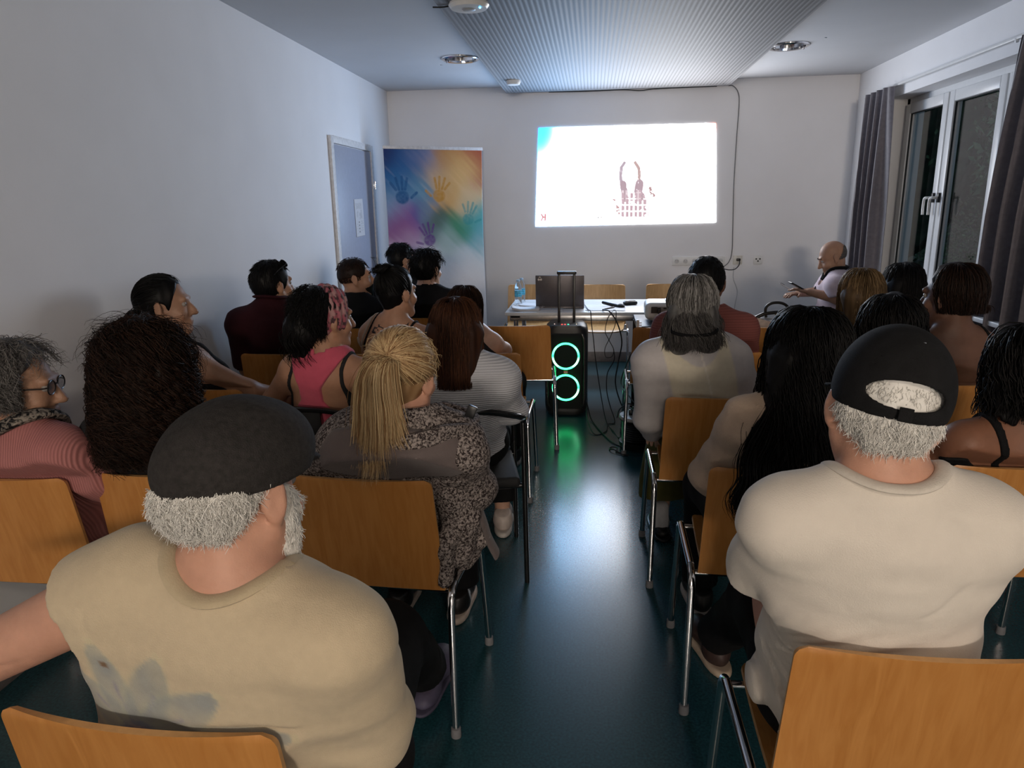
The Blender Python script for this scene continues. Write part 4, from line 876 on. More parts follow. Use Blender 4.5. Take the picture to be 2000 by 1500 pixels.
# ------------------------------------------------------------ a seated person
class Person:
    def __init__(s, label, C, yaw=0, head=(0, 0, 0), hip=None, sw=.175, wd=1.0, dp=1.0, skin_m=None, res=.008, neckdrop=.145, shraise=(0, 0), elbow=(None, None), wrist=(None, None), knee=(None, None), ankle=(None, None), belly=0., arm=1., foot_yaw=(0, 0), skin_col=None, sh_fwd=(0, 0), female=False, neckr=.056, ears=1, chaircut=True, group='seated people of the audience'):
        s.t = tag(empty('person', (0, 0, 0)), label, 'person', group)
        y = math.radians(yaw); s.f = v3(-math.sin(y), math.cos(y), 0); s.r = v3(math.cos(y), math.sin(y), 0); s.u = v3(0, 0, 1); s.res = res
        s.C = v3(*C); s.hip = v3(hip[0], hip[1], .565) if hip else v3(*(s.C-.02*s.f)[:2], .565)
        s.t.location = (s.hip[0], s.hip[1], 0); s.o = v3(s.hip[0], s.hip[1], 0)
        hy, hp, hr = [math.radians(a) for a in head]; hy += y
        f = v3(-math.sin(hy), math.cos(hy), 0); r = v3(math.cos(hy), math.sin(hy), 0)
        hf = math.cos(hp)*f-math.sin(hp)*s.u; hu = math.sin(hp)*f+math.cos(hp)*s.u
        s.hr = math.cos(hr)*r-math.sin(hr)*hu; s.hu = math.sin(hr)*r+math.cos(hr)*hu; s.hf = hf
        s.HR = np.stack([s.hr, s.hf, s.hu], 1); s.TR = np.stack([s.r, s.f, s.u], 1)
        s.NB = s.C-.045*s.f-neckdrop*s.u+.0*s.r
        s.w = unit(s.NB-s.hip)
        s.sw = sw; s.wd = wd; s.dp = dp; s.belly = belly; s.armk = arm; s.female = female; s.neckr = neckr; s.ears = ears
        s.SH = [s.NB-.055*s.u+sg*sw*s.r+.012*s.f+shraise[i]*s.u+sh_fwd[i]*s.f for i, sg in enumerate((-1, 1))]
        s.EL, s.WR, s.KN, s.AN, s.HIP = [], [], [], [], []
        for i, sg in enumerate((-1, 1)):
            s.EL.append(v3(*elbow[i]) if elbow[i] is not None else s.SH[i]-.265*s.u+.075*s.f+sg*.045*s.r)
            tgt = s.hip+.33*s.f+.115*s.u+sg*.09*s.r
            s.WR.append(v3(*wrist[i]) if wrist[i] is not None else s.EL[i]+.245*unit(tgt-s.EL[i]))
            s.HIP.append(s.hip+sg*.085*s.r-.015*s.u+.02*s.f)
            s.KN.append(v3(*knee[i]) if knee[i] is not None else s.hip+.43*s.f+sg*.115*s.r-.055*s.u)
            s.AN.append(v3(*ankle[i]) if ankle[i] is not None else v3(*(s.KN[i]-.01*s.f)[:2], .085))
        ch = min(CHAIRS, key=lambda c: (c[0]-s.hip[0])**2+(c[1]-s.hip[1])**2); s.ch = ch if (ch[0]-s.hip[0])**2+(ch[1]-s.hip[1])**2 < .04 and chaircut else None
        s.fy = [y+math.radians(a) for a in foot_yaw]
        s.build_body(skin_m)
    def loc(s, P):
        """body axes: across, forward (both from the spine) and height above the hips"""
        t = (P[:, 2]-s.hip[2])/(s.NB[2]-s.hip[2]); c = s.hip+t[:, None]*(s.NB-s.hip); X = (P-c)@s.TR; X[:, 2] = P[:, 2]-s.hip[2]; return X
    def press(s, P, D, gap=.010):
        """cloth and back flatten against the backrest they lean on"""
        if s.ch is None: return D
        cx, cy, rz = s.ch; dx, dy = P[:, 0]-cx, P[:, 1]-cy; lx = dx*math.cos(rz)+dy*math.sin(rz); ly = -dx*math.sin(rz)+dy*math.cos(rz)
        v = np.clip((P[:, 2]-.455)/.37, 0, 1); a = np.clip(lx/.2, -1, 1); yb = -.186-.052*v**1.1-.022*(1-a*a)*(.3+.7*v)+.0055+gap
        m = np.maximum(yb-ly, 0)-np.maximum(P[:, 2]-.80, 0)*1.6
        return np.where(yb-ly > 0, np.maximum(D, yb-ly-np.maximum(P[:, 2]-.815, 0)*1.2), np.maximum(D, yb-ly))
    def hl(s, x, y, z): return s.C+s.HR@v3(x, y, z)
    def torso(s, S, g=0., low=True, k=.045, traps=True):
        H = s.NB-s.hip; R = np.stack([s.r, unit(np.cross(s.w, s.r)), s.w], 1)
        if low: S.ell(s.hip+.01*s.u, (.168*s.wd+g, .120*s.dp+g, .115+g), s.TR, k)
        S.ell(s.hip+.34*H, (.142*s.wd+g, .108*s.dp+g, .17), R, k)
        if s.belly: S.ell(s.hip+.26*H+.05*s.f, (.14*s.wd+g, .10+s.belly+g, .13), R, k)
        S.ell(s.hip+.68*H+.012*s.f, ((.158 if not s.female else .146)*s.wd+g, .112*s.dp+g, .185), R, k)
        if s.female: S.ell(s.hip+.62*H+.085*s.f, (.125*s.wd+g, .055+g, .07), R, k)
        m = .5*(s.SH[0]+s.SH[1])-.02*s.u
        for i in (0, 1): S.cone(m, s.SH[i]-.012*s.u, .062*s.dp+g, .055*s.armk+g, k)
        if traps:
            for i in (0, 1): S.cone(s.NB+.035*s.u+.012*s.f, s.NB+.62*(s.SH[i]-s.NB)+.012*s.u, .040+g, .042+g, k)
    def arm(s, S, i, g=0., t=2.0, k=.03):
        """t: 0..1 upper arm, 1..2 forearm; cut flat at t"""
        a = s.armk; e = s.EL[i]; sh = s.SH[i]; tu = min(t, 1)
        S.cone(sh, sh+(e-sh)*tu, .051*a+g, (.051+(.041-.051)*tu)*a+g, k, flat1=(t < 1))
        if t > 1:
            tf = t-1; S.cone(e, e+(s.WR[i]-e)*tf, .041*a+g, (.041+(.028-.041)*tf)*a+g, k, flat1=(t < 2 or g > 0))
    def leg(s, S, i, g=0., flare=0., k=.03, a0=1.0):
        S.cone(s.HIP[i], s.KN[i], .080*s.wd+g, .058*s.wd+g, k); S.cone(s.KN[i], s.KN[i]+(s.AN[i]-s.KN[i])*a0, .056*s.wd+g, .036+g+flare, k, flat1=(g > 0))
    def hand(s, S, i, curl=.5):
        d = unit(s.WR[i]-s.EL[i]); n = unit(s.u-d*(d@s.u)) if abs(d@s.u) < .95 else s.f; sd = np.cross(d, n)*(1 if i else -1)   # sd towards the thumb side inverted
        p = s.WR[i]+.045*d; R = np.stack([sd, d, n], 1)
        S.ell(p, (.040, .050, .016), R, .012)
        for q, (x, ln) in enumerate(((-.029, .068), (-.010, .078), (.010, .074), (.028, .058))):
            b = s.WR[i]+.082*d+x*sd; m = b+ln*.52*unit(d-.30*curl*n); e = m+ln*.52*unit(d-1.1*curl*n); S.cone(b, m, .0092, .0085, .006); S.cone(m, e, .0085, .0072, .006)
        b = s.WR[i]+.030*d-.034*sd; m = b+.038*unit(d-.8*sd-.2*n); e = m+.030*unit(d-.25*sd-.4*n); S.cone(b, m, .0115, .010, .012); S.cone(m, e, .010, .0082, .006)
    def build_body(s, sm):
        S = SDF(); s.torso(S); HR = s.HR
        S.cone(s.NB+.005*s.u+.012*s.f, s.hl(0, -.018, -.045), s.neckr+.006, s.neckr, .025)
        for i in (0, 1):
            s.arm(S, i); s.hand(S, i); s.leg(S, i)
            d = v3(-math.sin(s.fy[i]), math.cos(s.fy[i]), 0); a = s.AN[i]
            S.cone(a-.015*d-.045*s.u, a+.10*d-.058*s.u, .030, .026, .03)
        # head
        S.ell(s.hl(0, -.012, .034), (.073, .094, .090), HR, .02); S.ell(s.hl(0, .030, -.028), (.058, .062, .088), HR, .025)
        S.ell(s.hl(0, .066, -.098), (.026, .022, .020), HR, .03)
        for sg in (-1, 1):
            S.cone(s.hl(sg*.056, .005, -.045), s.hl(sg*.022, .062, -.098), .020, .018, .025)
            S.ell(s.hl(sg*.040, .062, -.030), (.024, .022, .022), HR, .02)
            S.ell(s.hl(sg*.032, .100, .010), (.017, .012, .012), HR, .010, sub=True)
        S.cone(s.hl(-.036, .082, .030), s.hl(.036, .082, .030), .011, .011, .015)
        S.cone(s.hl(0, .088, .016), s.hl(0, .112, -.030), .008, .0125, .012)
        for sg in (-1, 1): S.ell(s.hl(sg*.012, .098, -.034), (.008, .010, .008), HR, .008)
        S.cone(s.hl(-.017, .088, -.060), s.hl(.017, .088, -.060), .0075, .0075, .008); S.cone(s.hl(-.014, .086, -.071), s.hl(.014, .086, -.071), .008, .008, .008)
        if s.ears:
            for sg in (-1, 1):
                a = math.radians(32)*sg; er = v3(math.cos(a), -math.sin(a), 0)   # ear plane flares backwards
                ex = HR@v3(math.cos(a), math.sin(a)*-1, 0); ey = HR@v3(math.sin(a), math.cos(a), 0); R = np.stack([ex, ey, s.hu], 1)
                c = s.hl(sg*.082, -.012, .0); S.ell(c, (.009*s.ears, .020, .033), R, .008); S.ell(s.hl(sg*.078, -.002, -.026), (.008, .011, .014), HR, .008)
                S.ell(c+ex*sg*.010+ey*.004, (.006, .011, .020), R, .006, sub=True)
        V, Q = S.mesh(s.res, lambda P, D: s.press(P, D, .020)); s.body = s.put('body', (V, Q), sm)
        for sg in (-1, 1):
            e = link('eye', eye_mesh(), s.t); e.location = Vector(s.hl(sg*.032, .0765, .010)-s.o); e.rotation_euler = Matrix(HR.tolist()).to_euler()
    def put(s, name, VQ, m, parent=None, col=None, var=None, smooth=True):
        me = np_mesh(name, VQ[0]-s.o, VQ[1], smooth, col, var); me.materials.append(m)
        return link(name, me, parent or s.t)
    # garment following the body
    def shirt(s, name, m, g=.012, sleeve=(.6, .6), low=-.10, neck=.070, neck_up=.02, scoop=.03, wr=.006, seed=1, keep=None, col=None, res=None, sg=None, folds=None, traps=True, drape=()):
        S = SDF(); s.torso(S, g, traps=traps); sg = sg or g+.006
        for i in (0, 1):
            if sleeve[i] > 0: s.arm(S, i, sg, sleeve[i], .03)
        for (a, b, ra, rb) in drape: S.cone(a, b, ra, rb, .06)
        NB = s.NB
        if neck:
            S.cone(NB+(neck_up-.04)*s.u+.020*s.f, NB+.25*s.u+.05*s.f, neck, neck+.03, .006, sub=True, flat0=True)
            if scoop: S.ell(NB+.02*s.u+(.06+scoop)*s.f, (.06+scoop*.4, .05, .05+scoop), s.TR, .01, sub=True)
        def post(P, D):
            X = s.loc(P)
            if wr: D = D+wr*vnoise3(X, 7, seed, (1, 1, 1.9))+.45*wr*vnoise3(X, 17, seed+1, (.7, .7, 1.8))
            if folds is not None: D = D+folds(X)
            D = np.maximum(D, low-X[:, 2])
            if keep is not None: D = np.maximum(D, keep(X))
            return s.press(P, D, .008 if g > .01 else .016)
        V, Q = S.mesh(res or s.res, post); V = smooth_mesh(V, Q, 1, .4)
        c = col(s.loc(V), V) if col is not None else None
        s.lastV = V; return s.put(name, (V, Q), m, col=c)
    def neckband(s, name, m, R, r=.012, flat=.5, dz=.0, a0=0, a1=2*PI, fr=.022, n=48):
        """band sewn along the neck opening of the last garment"""
        c = s.NB+fr*s.f; d = s.lastV-c; x = d@s.r; y = d@s.f; rad = np.hypot(x, y); an = np.arctan2(y, x); A = np.linspace(a0, a1, n); Z = []
        for a in A:
            da = np.abs((an-a+PI) % (2*PI)-PI); k = (da < .16) & (np.abs(rad-R) < .013) & (d[:, 2] > -.11) & (d[:, 2] < .12); Z.append(np.percentile(d[k, 2], 92) if k.sum() > 3 else np.nan)
        Z = np.array(Z); ok = ~np.isnan(Z)
        Z = np.interp(np.arange(n), np.arange(n)[ok], Z[ok]) if ok.any() else np.zeros(n)
        for _ in range(6): Z = (np.roll(Z, 1)+2*Z+np.roll(Z, -1))/4 if abs(a1-a0-2*PI) < .01 else np.convolve(np.pad(Z, 1, mode='edge'), [.25, .5, .25], 'valid')
        return MB().tube([c+R*math.cos(a)*s.r+R*math.sin(a)*s.f+(z+dz)*s.u-s.o for a, z in zip(A, Z)], r, 12, flat=flat).build(name, m, s.t)
    def trousers(s, m, g=.012, flare=.02, a0=.93, seed=3, wr=.005, res=None, top=.06, name='trousers'):
        S = SDF(); S.ell(s.hip+.01*s.u, (.168*s.wd+g, .120*s.dp+g, .115+g), s.TR, .04)
        for i in (0, 1): s.leg(S, i, g, flare, a0=a0)
        def post(P, D): return s.press(P, np.maximum(D+wr*vnoise3(P, 11, seed), P[:, 2]-(s.hip[2]+top)), .012)
        V, Q = S.mesh(res or max(s.res, .010), post); return s.put(name, (V, Q), m)
    def shoes(s, kind='sneaker', um=None, sm=None, lift=(0, 0)):
        a, b = shoes(kind, um or BLACKP, sm or RUBBER)
        for i in (0, 1):
            o = link('shoe', a, s.t); p = s.AN[i]-s.o; o.location = (p[0], p[1], max(.0, p[2]-.085)); o.rotation_euler = (0, 0, s.fy[i]); link('sole', b, o)
    # hair -----------------------------------------------------
    def sph(s, a, ph, e):
        return np.stack([(.075+e)*np.sin(ph)*np.sin(a), -.012-(.096+e)*np.sin(ph)*np.cos(a), .034+(.092+e)*np.cos(ph)], -1)
    def base(s, e=.008, front=.045, slope=.55, nape=-.055, ear=True, extra=None, noise=.004, seed=2, res=None, curtain=None, side=-.01, tone=.22):
        """close-fitting hair volume; hairline in head axes"""
        S = SDF(); S.ell(s.hl(0, -.012, .034), (.073+e, .094+e, .090+e), s.HR, .02)
        S.cone(s.hl(0, -.040, .0), s.hl(0, -.042, -.055), .056+e*.6, .038+e*.5, .03)
        if curtain:
            for (a, b, ra, rb, k) in curtain: S.cone(s.hl(*a), s.hl(*b), ra, rb, k)
        def post(P, D):
            X = (P-s.C)@s.HR; D = D+noise*vnoise3(X, 45, seed, (1, 1, .35))
            hl_ = X[:, 1]-(front-slope*np.clip(.075-X[:, 2], 0, .5))                  # in front of the hairline
            D = np.maximum(D, np.where(X[:, 2] < .15, hl_, D))
            if not curtain: D = np.maximum(D, nape-X[:, 2])
            if ear: D = np.maximum(D, .024-np.hypot(np.hypot(X[:, 1]+.006, X[:, 2]+.002), np.maximum(0, .06-np.abs(X[:, 0]))*3))
            if extra is not None: D = np.maximum(D, extra(X))
            return D
        V, Q = S.mesh(res or s.res*.8, post); rs = np.random.RandomState(seed)
        X = (V-s.C)@s.HR; w = np.clip(tone+.25*vnoise3(X, 60, seed, (1, 1, .15)), 0, 1)
        return V, Q, w
    def fuzz(s, VQ, n, ln=.02, out=.5, down=.8, r=.0008, seed=1, wave=.004, S_=5, tone=(.3, .6), keep=None):
        """short hairs growing from a mesh"""
        V, Q = VQ[0], VQ[1]; R = np.random.RandomState(seed); fn = np.cross(V[Q[:, 2]]-V[Q[:, 0]], V[Q[:, 3]]-V[Q[:, 1]]); i = R.randint(0, len(Q), n); N_ = fn[i]/(np.linalg.norm(fn[i], axis=1)[:, None]+1e-12)
        w = R.rand(n, 4); w /= w.sum(1)[:, None]; B = (V[Q[i]]*w[..., None]).sum(1)
        if keep is not None: k = keep((B-s.C)@s.HR); B, N_ = B[k], N_[k]; n = len(B)
        D = -down*s.hu+R.normal(0, .30, (n, 3)); D -= (D*N_).sum(1)[:, None]*N_; D /= np.linalg.norm(D, axis=1)[:, None]+1e-9
        t = np.linspace(0, 1, S_)[None, :, None]; L = (ln*(.5+R.rand(n)))[:, None, None]; P = B[:, None]+L*t*(D[:, None]+out*N_[:, None]*(.3+1.0*R.rand(n, 1, 1)))+wave*np.sin(5*t+R.uniform(0, 6, (n, 1, 3)))*t
        return tubes(P, r*np.clip(1.1-t[..., 0]**2*.8, .2, 1)*(.7+.6*R.rand(n, 1)), np.clip(tone[0]+tone[1]*R.rand(n, 1)*np.ones((1, S_)), 0, 1))
    def world(s, P): return s.C+P@s.HR.T
    def strands_hang(s, n, L, e=(.004, .02), amax=2.0, S_=14, taper=.9, curl=0, cf=3, clump=.5, r=.0022, seed=1, Lr=.25, Lfn=None, ph=(.05, 1.3), back=0., tip=.4, spread=0., tone=(.3, .5), zmid=1.62):
        R = np.random.RandomState(seed); a = R.uniform(-amax, amax, n); nc = max(8, n//14); ca = R.uniform(-amax, amax, nc); near = np.abs(a[:, None]-ca[None]).argmin(1); a = a+(ca[near]-a)*clump*R.rand(n)
        p0 = R.uniform(*ph, n); ee = R.uniform(*e, n); Lx = L*(1-Lr*R.rand(n))
        if Lfn is not None: Lx = Lx*Lfn(a)
        q0 = s.sph(a, np.full(n, zmid), ee); l1 = (zmid-p0)*.1; l2 = np.maximum(q0[:, 2]+Lx, .005); t = np.linspace(0, 1, S_)[None]*(l1+l2)[:, None]
        on = t < l1[:, None]; phv = np.minimum(p0[:, None]+t/.1, zmid); P = s.sph(a[:, None]*np.ones_like(t), phv, ee[:, None]*np.clip(.35+t/.08, 0, 1))
        dz = np.where(on, 0, t-l1[:, None]); fr = dz/np.maximum(l2[:, None], .02); P[..., 2] -= dz
        k = 1+(taper-1)*fr; P[..., 0] = P[..., 0]*k+spread*fr*R.normal(0, 1, (n, 1)); P[..., 1] = (P[..., 1]+.0)*k-back*fr
        if curl:
            pz = R.uniform(0, 6.28, nc)[near][:, None]+R.normal(0, .35, (n, 1)); am = curl*np.clip(t/(.10), .15, 1)*(.6+.8*R.rand(n, 1)); w_ = 2*PI*cf*t/.25*(.75+.5*R.rand(nc)[near][:, None])
            P[..., 0] += am*np.cos(w_+pz); P[..., 1] += am*np.sin(w_+pz); P[..., 2] += .5*am*np.sin(w_*1.3+pz)
        P += R.normal(0, .0012, P.shape)
        rad = r*np.clip(1.2-np.linspace(0, 1, S_)[None]**2*(1-tip)*1.2, .12, 1)*(.7+.6*R.rand(n, 1)); var = np.clip(tone[0]+tone[1]*R.rand(n, 1)**1.5*np.ones_like(t), 0, 1)
        V, Q, w = tubes(s.world(P), rad, var); return V, Q, w
    def strands_short(s, n, ln=.03, amax=3.14, phr=(.0, 1.9), lift=.25, e=.006, S_=5, r=.0018, seed=1, wave=.0, tone=(.25, .5), filt=None, swirl=0.):
        R = np.random.RandomState(seed); a = R.uniform(-amax, amax, n); ph = np.arccos(np.clip(R.uniform(math.cos(phr[1]), math.cos(phr[0]), n), -1, 1))
        if filt is not None: m = filt(a, ph); a, ph = a[m], ph[m]; n = len(a)
        t = np.linspace(0, 1, S_)[None]; L = ln*(.6+.8*R.rand(n, 1)); P = s.sph(a[:, None]+swirl*t*R.normal(1, .3, (n, 1)), ph[:, None]+L*t/.1, e+lift*L*t*(.4+1.2*R.rand(n, 1)))
        if wave: P += wave*np.sin(t[..., None]*6+R.uniform(0, 6, (n, 1, 3)))*t[..., None]
        rad = r*np.clip(1.1-t**2*.8, .2, 1)*(.7+.6*R.rand(n, 1)); return tubes(s.world(P), rad, np.clip(tone[0]+tone[1]*R.rand(n, 1)*np.ones_like(t), 0, 1))
    def strands_to(s, T, n, e=.008, amax=3.0, phr=(.1, 1.9), S_=10, r=.002, seed=1, lift=.006, tone=(.3, .5), filt=None):
        """hair drawn over the skull to a tie at direction T (a, ph)"""
        R = np.random.RandomState(seed); a = R.uniform(-amax, amax, n); ph = np.arccos(np.clip(R.uniform(math.cos(phr[1]), math.cos(phr[0]), n), -1, 1))
        if filt is not None: m = filt(a, ph); a, ph = a[m], ph[m]; n = len(a)
        def dirv(a, p): return np.stack([np.sin(p)*np.sin(a), -np.sin(p)*np.cos(a), np.cos(p)], -1)
        d0 = dirv(a, ph); d1 = dirv(np.array(T[0]), np.array(T[1])); t = np.linspace(0, 1, S_)[None, :, None]; d = d0[:, None]*(1-t)+d1*t; d /= np.linalg.norm(d, axis=2)[..., None]+1e-9
        ev = e+lift*np.sin(PI*t)+.006*t; sc = np.array([.075, .096, .092])+ev; P = d*sc+np.array([0, -.012, .034])+R.normal(0, .001, (n, 1, 3))
        return tubes(s.world(P), r*(.7+.6*R.rand(n, 1))*np.ones((1, S_)), np.clip(tone[0]+tone[1]*R.rand(n, 1)*np.ones((1, S_)), 0, 1))
    def locks(s, paths, n, spread, r=.002, seed=1, tone=(.3, .5), curl=0, cf=3, S_=22, tipspread=1.6, ragged=.15):
        """bundles of strands along paths given in head axes"""
        R = np.random.RandomState(seed); out = []
        for pts in paths:
            B = bez(pts, 8); ii = np.linspace(0, len(B)-1, S_); B = np.stack([np.interp(ii, np.arange(len(B)), B[:, c]) for c in range(3)], 1)
            t = np.linspace(0, 1, S_)[None, :, None]; off = R.normal(0, 1, (n, 1, 3))*spread*np.array([1, .7, .25]); ln = 1-ragged*R.rand(n, 1)
            idx = np.linspace(0, S_-1, S_)[None]*ln; P = np.stack([np.interp(idx.ravel(), np.arange(S_), B[:, c]).reshape(n, S_) for c in range(3)], -1)
            P = P+off*(.35+.65*np.minimum(1, t*4))*(1+(tipspread-1)*t**2)
            if curl: w_ = 2*PI*cf*t[..., 0]*(.85+.3*R.rand())+R.uniform(0, 6.28)+R.normal(0, .35, (n, 1)); P[..., 0] += curl*t[..., 0]**.5*np.cos(w_); P[..., 1] += curl*t[..., 0]**.5*np.sin(w_)
            P += .004*vnoise3(P, 25, seed)[..., None]*t
            rad = r*np.clip(1.15-t[..., 0]**3, .1, 1)*(.6+.8*R.rand(n, 1)); out.append(tubes(s.world(P), rad, np.clip(tone[0]+tone[1]*R.rand(n, 1)*np.ones((1, S_)), 0, 1)))
        return join(*out)
    def hair(s, m, *parts, name='hair'):
        V, Q, w = join(*parts); return s.put(name, (V, Q), m, var=w)
    def wearloc(s, name, mb, m, M3=None, pos=(0, 0, 0), parent=None):
        """a small thing built in head axes"""
        o = mb.build(name, m, parent or s.t)
        if parent is None: o.matrix_local = Matrix.Translation(Vector(s.hl(*pos)-s.o)) @ Matrix(s.HR.tolist()).to_4x4()
        return o
    def glasses(s, m, lens_m, pos=(0, .096, .012), tilt=0., name='glasses', rx=.026, rz=.020):
        g = MB(); R = Matrix.Rotation(tilt, 3, 'X')
        def tr(p): return tuple(R @ Vector(p))
        for sg in (-1, 1):
            g.tube([tr((sg*.034+rx*math.cos(a)*(1-.06*math.sin(a)), .002*0, rz*math.sin(a))) for a in np.linspace(0, 2*PI, 25)], .0022, 6)
            g.tube([tr((sg*(.034+rx), 0, .004)), tr((sg*.074, -.012, .004)), tr((sg*.079, -.07, .003)), tr((sg*.079, -.105, -.004))], .0020, 6)
        g.tube([tr((-.010, 0, .004)), tr((0, .003, .007)), tr((.010, 0, .004))], .0022, 6)
        o = s.wearloc(name, g, m, pos=pos)
        for sg in (-1, 1):
            q = MB().grid(lambda u, v: tr((sg*.034+rx*.97*v*math.cos(u*2*PI), .0, rz*.97*v*math.sin(u*2*PI))), 24, 3, .0012); q.build('lens', lens_m, o)
        return o

# ================================================================ the people
SK = dict(fair=skin('fair', (.56, .33, .235)), rosy=skin('rosy', (.56, .30, .21)), tan=skin('tan', (.40, .215, .135)), olive=skin('olive', (.36, .20, .13)), brown=skin('brown', (.235, .105, .062)), deep=skin('deep', (.15, .075, .05)))
HM = dict(white=hair_mat('white_hair', (.40, .385, .36), (.92, .90, .86), rough=.6), grey=hair_mat('grey_hair', (.045, .042, .04), (.42, .41, .40)), greyd=hair_mat('dark_grey_hair', (.045, .042, .042), (.24, .225, .215), rough=.55),
          black=hair_mat('black_hair', (.002, .002, .0025), (.009, .008, .008)), dkbrown=hair_mat('dark_brown_hair', (.003, .0018, .0015), (.040, .019, .012)), auburn=hair_mat('auburn_hair', (.018, .007, .004), (.11, .042, .02)),
          blonde=hair_mat('blonde_hair', (.20, .085, .028), (.80, .60, .34), rough=.38), dkblonde=hair_mat('dark_blonde_hair', (.06, .035, .016), (.26, .17, .085)), silver=hair_mat('side_grey_hair', (.03, .028, .027), (.2, .19, .19)))
def cloth(name, c, **k): return mat('cloth_'+name, c, rough=.85, spec=.2, var=k.get('var', .07), scale=k.get('scale', 25), bump=k.get('bump', .25), bscale=k.get('bscale', 420), sheen=.15 if max(c) > .1 else 0)
BLK = cloth('black', (.007, .007, .008)); CHAR = cloth('charcoal', (.02, .02, .022)); NAVY = cloth('navy', (.012, .014, .024))
GLASSM = mat('spectacle_frame', (.02, .018, .018), rough=.25); LENS = bpy.data.materials.new('spectacle_lens'); nt, N, L, b = nodes(LENS); b.inputs['Transmission Weight'].default_value = .9; b.inputs['Roughness'].default_value = .02; b.inputs['Base Color'].default_value = (.6, .6, .62, 1); b.inputs['IOR'].default_value = 1.1
def strap(p, name, m, x0, x1, w, z0, z1, g=.008, back=True):
    """narrow strip of cloth lying on the body from height z0 (lateral x0) to z1 (x1), body axes"""
    def keep(X):
        t = np.clip((X[:, 2]-z0)/(z1-z0), 0, 1); d = np.abs(X[:, 0]-(x0+(x1-x0)*t))-w
        d = np.maximum(d, z0-X[:, 2]); return d
    return p.shirt(name, m, g, (0, 0), low=z0, neck=.06, neck_up=.05, wr=0, keep=keep, res=.006)

# ---- 1 man in the flat cap, bottom left
p = Person('person with white hair and beard in a grey flat cap and beige t-shirt, bottom left', (-.518, .93, 1.135), yaw=-6, head=(-11, 8, -4), hip=(-.555, 1.07), sw=.152, wd=1.34, dp=1.10, skin_m=SK['rosy'], res=.006, neckdrop=.132, shraise=(.055, -.005), elbow=((-1.06, .92, .800), (-.365, 1.00, .70)), arm=1.10, belly=.03, neckr=.060,
           wrist=((-1.31, .99, .76), (-.47, 1.22, .66)), knee=(None, (-.50, 1.52, .50)), ankle=(None, (-.50, 1.93, .12)), foot_yaw=(0, 2))
FC = v3(-.680, 0, .765)
def p1col(X, V):
    c = np.tile([.56, .455, .315], (len(V), 1)); back = V[:, 1] < 1.0
    x, z = V[:, 0]-FC[0], V[:, 2]-FC[2]; blue = np.array([.185, .215, .285]); 
    for (ang, ln, w_) in ((-70, .11, .030), (-42, .15, .034), (-10, .18, .028), (26, .185, .036), (54, .20, .038), (84, .25, .034)):
        a = math.radians(ang); u = x*math.sin(a)+z*math.cos(a); v = x*math.cos(a)-z*math.sin(a); t = np.clip(u/ln, 0, 1)
        d = np.abs(v)/(w_*(np.sin(PI*np.clip(t*.92+.04, 0, 1))**.7)+1e-4); m_ = np.clip((1.12-d)*4, 0, 1)*(u > .02)*(u < ln)*back
        m_ = m_*(.62+.30*vnoise3(V, 30, 3)); m_ = np.clip(m_, 0, .9)[:, None]; c = c*(1-m_)+blue*m_
        halo = (np.clip((1.35-d)*3, 0, 1)*(u > .03)*(u < ln+.012)*back)[:, None]*.22; c = c*(1-halo)+np.array([.52, .53, .33])*halo
        vein = (np.clip((.15-np.abs(v/w_-.2))*6, 0, 1)*(u > .03)*(u < ln*.6)*back)[:, None]*.5; c = c*(1-vein)+np.array([.17, .17, .33])*vein
    m_ = (np.clip((.036-np.hypot(x, z*1.5))*90, 0, 1)*back)[:, None]*.85; c = c*(1-m_)+np.array([.09, .055, .16])*m_
    spot = (np.hypot(V[:, 0]+.70, V[:, 2]-.905) < .005)&back; c[spot] = (.2, .12, .07)
    return c
def folds1(X): return .004*np.sin((X[:, 0]*.55+X[:, 2])*62+2*X[:, 0]*9)*np.clip(1-np.abs(X[:, 2]-.10)/.12, 0, 1)
p.shirt('t_shirt', attr_mat('beige_cotton', rough=.85, bump=.3, bscale=500, sheen=.1, spec=.2), .018, (.22, 1.18), low=-.11, neck=.080, neck_up=.012, scoop=.02, wr=.007, seed=4, col=p1col, sg=.024, folds=folds1, drape=(((-.705, .93, .95), (-.700, .97, .60), .078, .112),))
BEI = cloth('beige_rib', (.50, .405, .27))
p.neckband('neckband', BEI, .086, .0135, .45)
p.trousers(BLK, .02, .02, a0=.80, res=.010)
p.shoes('clog', mat('clog_blue', (.085, .075, .125), rough=.6), mat('clog_sole', (.07, .062, .105), rough=.7))
def band(zlo, zt=.02):
    return lambda a, ph: ph > 1.35
hb0 = p.base(.011, front=.0, nape=-.040, noise=.008, seed=3, res=.005, tone=.7, extra=lambda X: X[:, 2]-.05)
p.hair(HM['white'], hb0, p.fuzz(hb0, 11000, .016, .18, .8, .0007, 2, .005, tone=(.45, .55), keep=lambda X: (X[:, 2] < .03) & (X[:, 1] < .0)))
S = SDF(); S.ell(p.hl(0, .034, -.035), (.068, .072, .092), p.HR).ell(p.hl(0, .075, -.105), (.035, .03, .03), p.HR)
for sg in (-1, 1): S.cone(p.hl(sg*.066, .020, .01), p.hl(sg*.052, .042, -.090), .010, .020, .02)
bv, bq = S.mesh(.005, lambda P, D: np.maximum(D+.004*vnoise3(P, 60, 4), np.maximum(((P-p.C)@p.HR)[:, 2]-(.02-.6*np.abs(((P-p.C)@p.HR)[:, 1]-.02)), .014-((P-p.C)@p.HR)[:, 1])))
V, Q, w_ = join((bv, bq, np.full(len(bv), .5)+.3*vnoise3(bv, 90, 2)), p.fuzz((bv, bq), 4500, .010, .22, .9, .0007, 71, .002, tone=(.4, .6))); p.put('beard', (V, Q), HM['white'], var=w_)
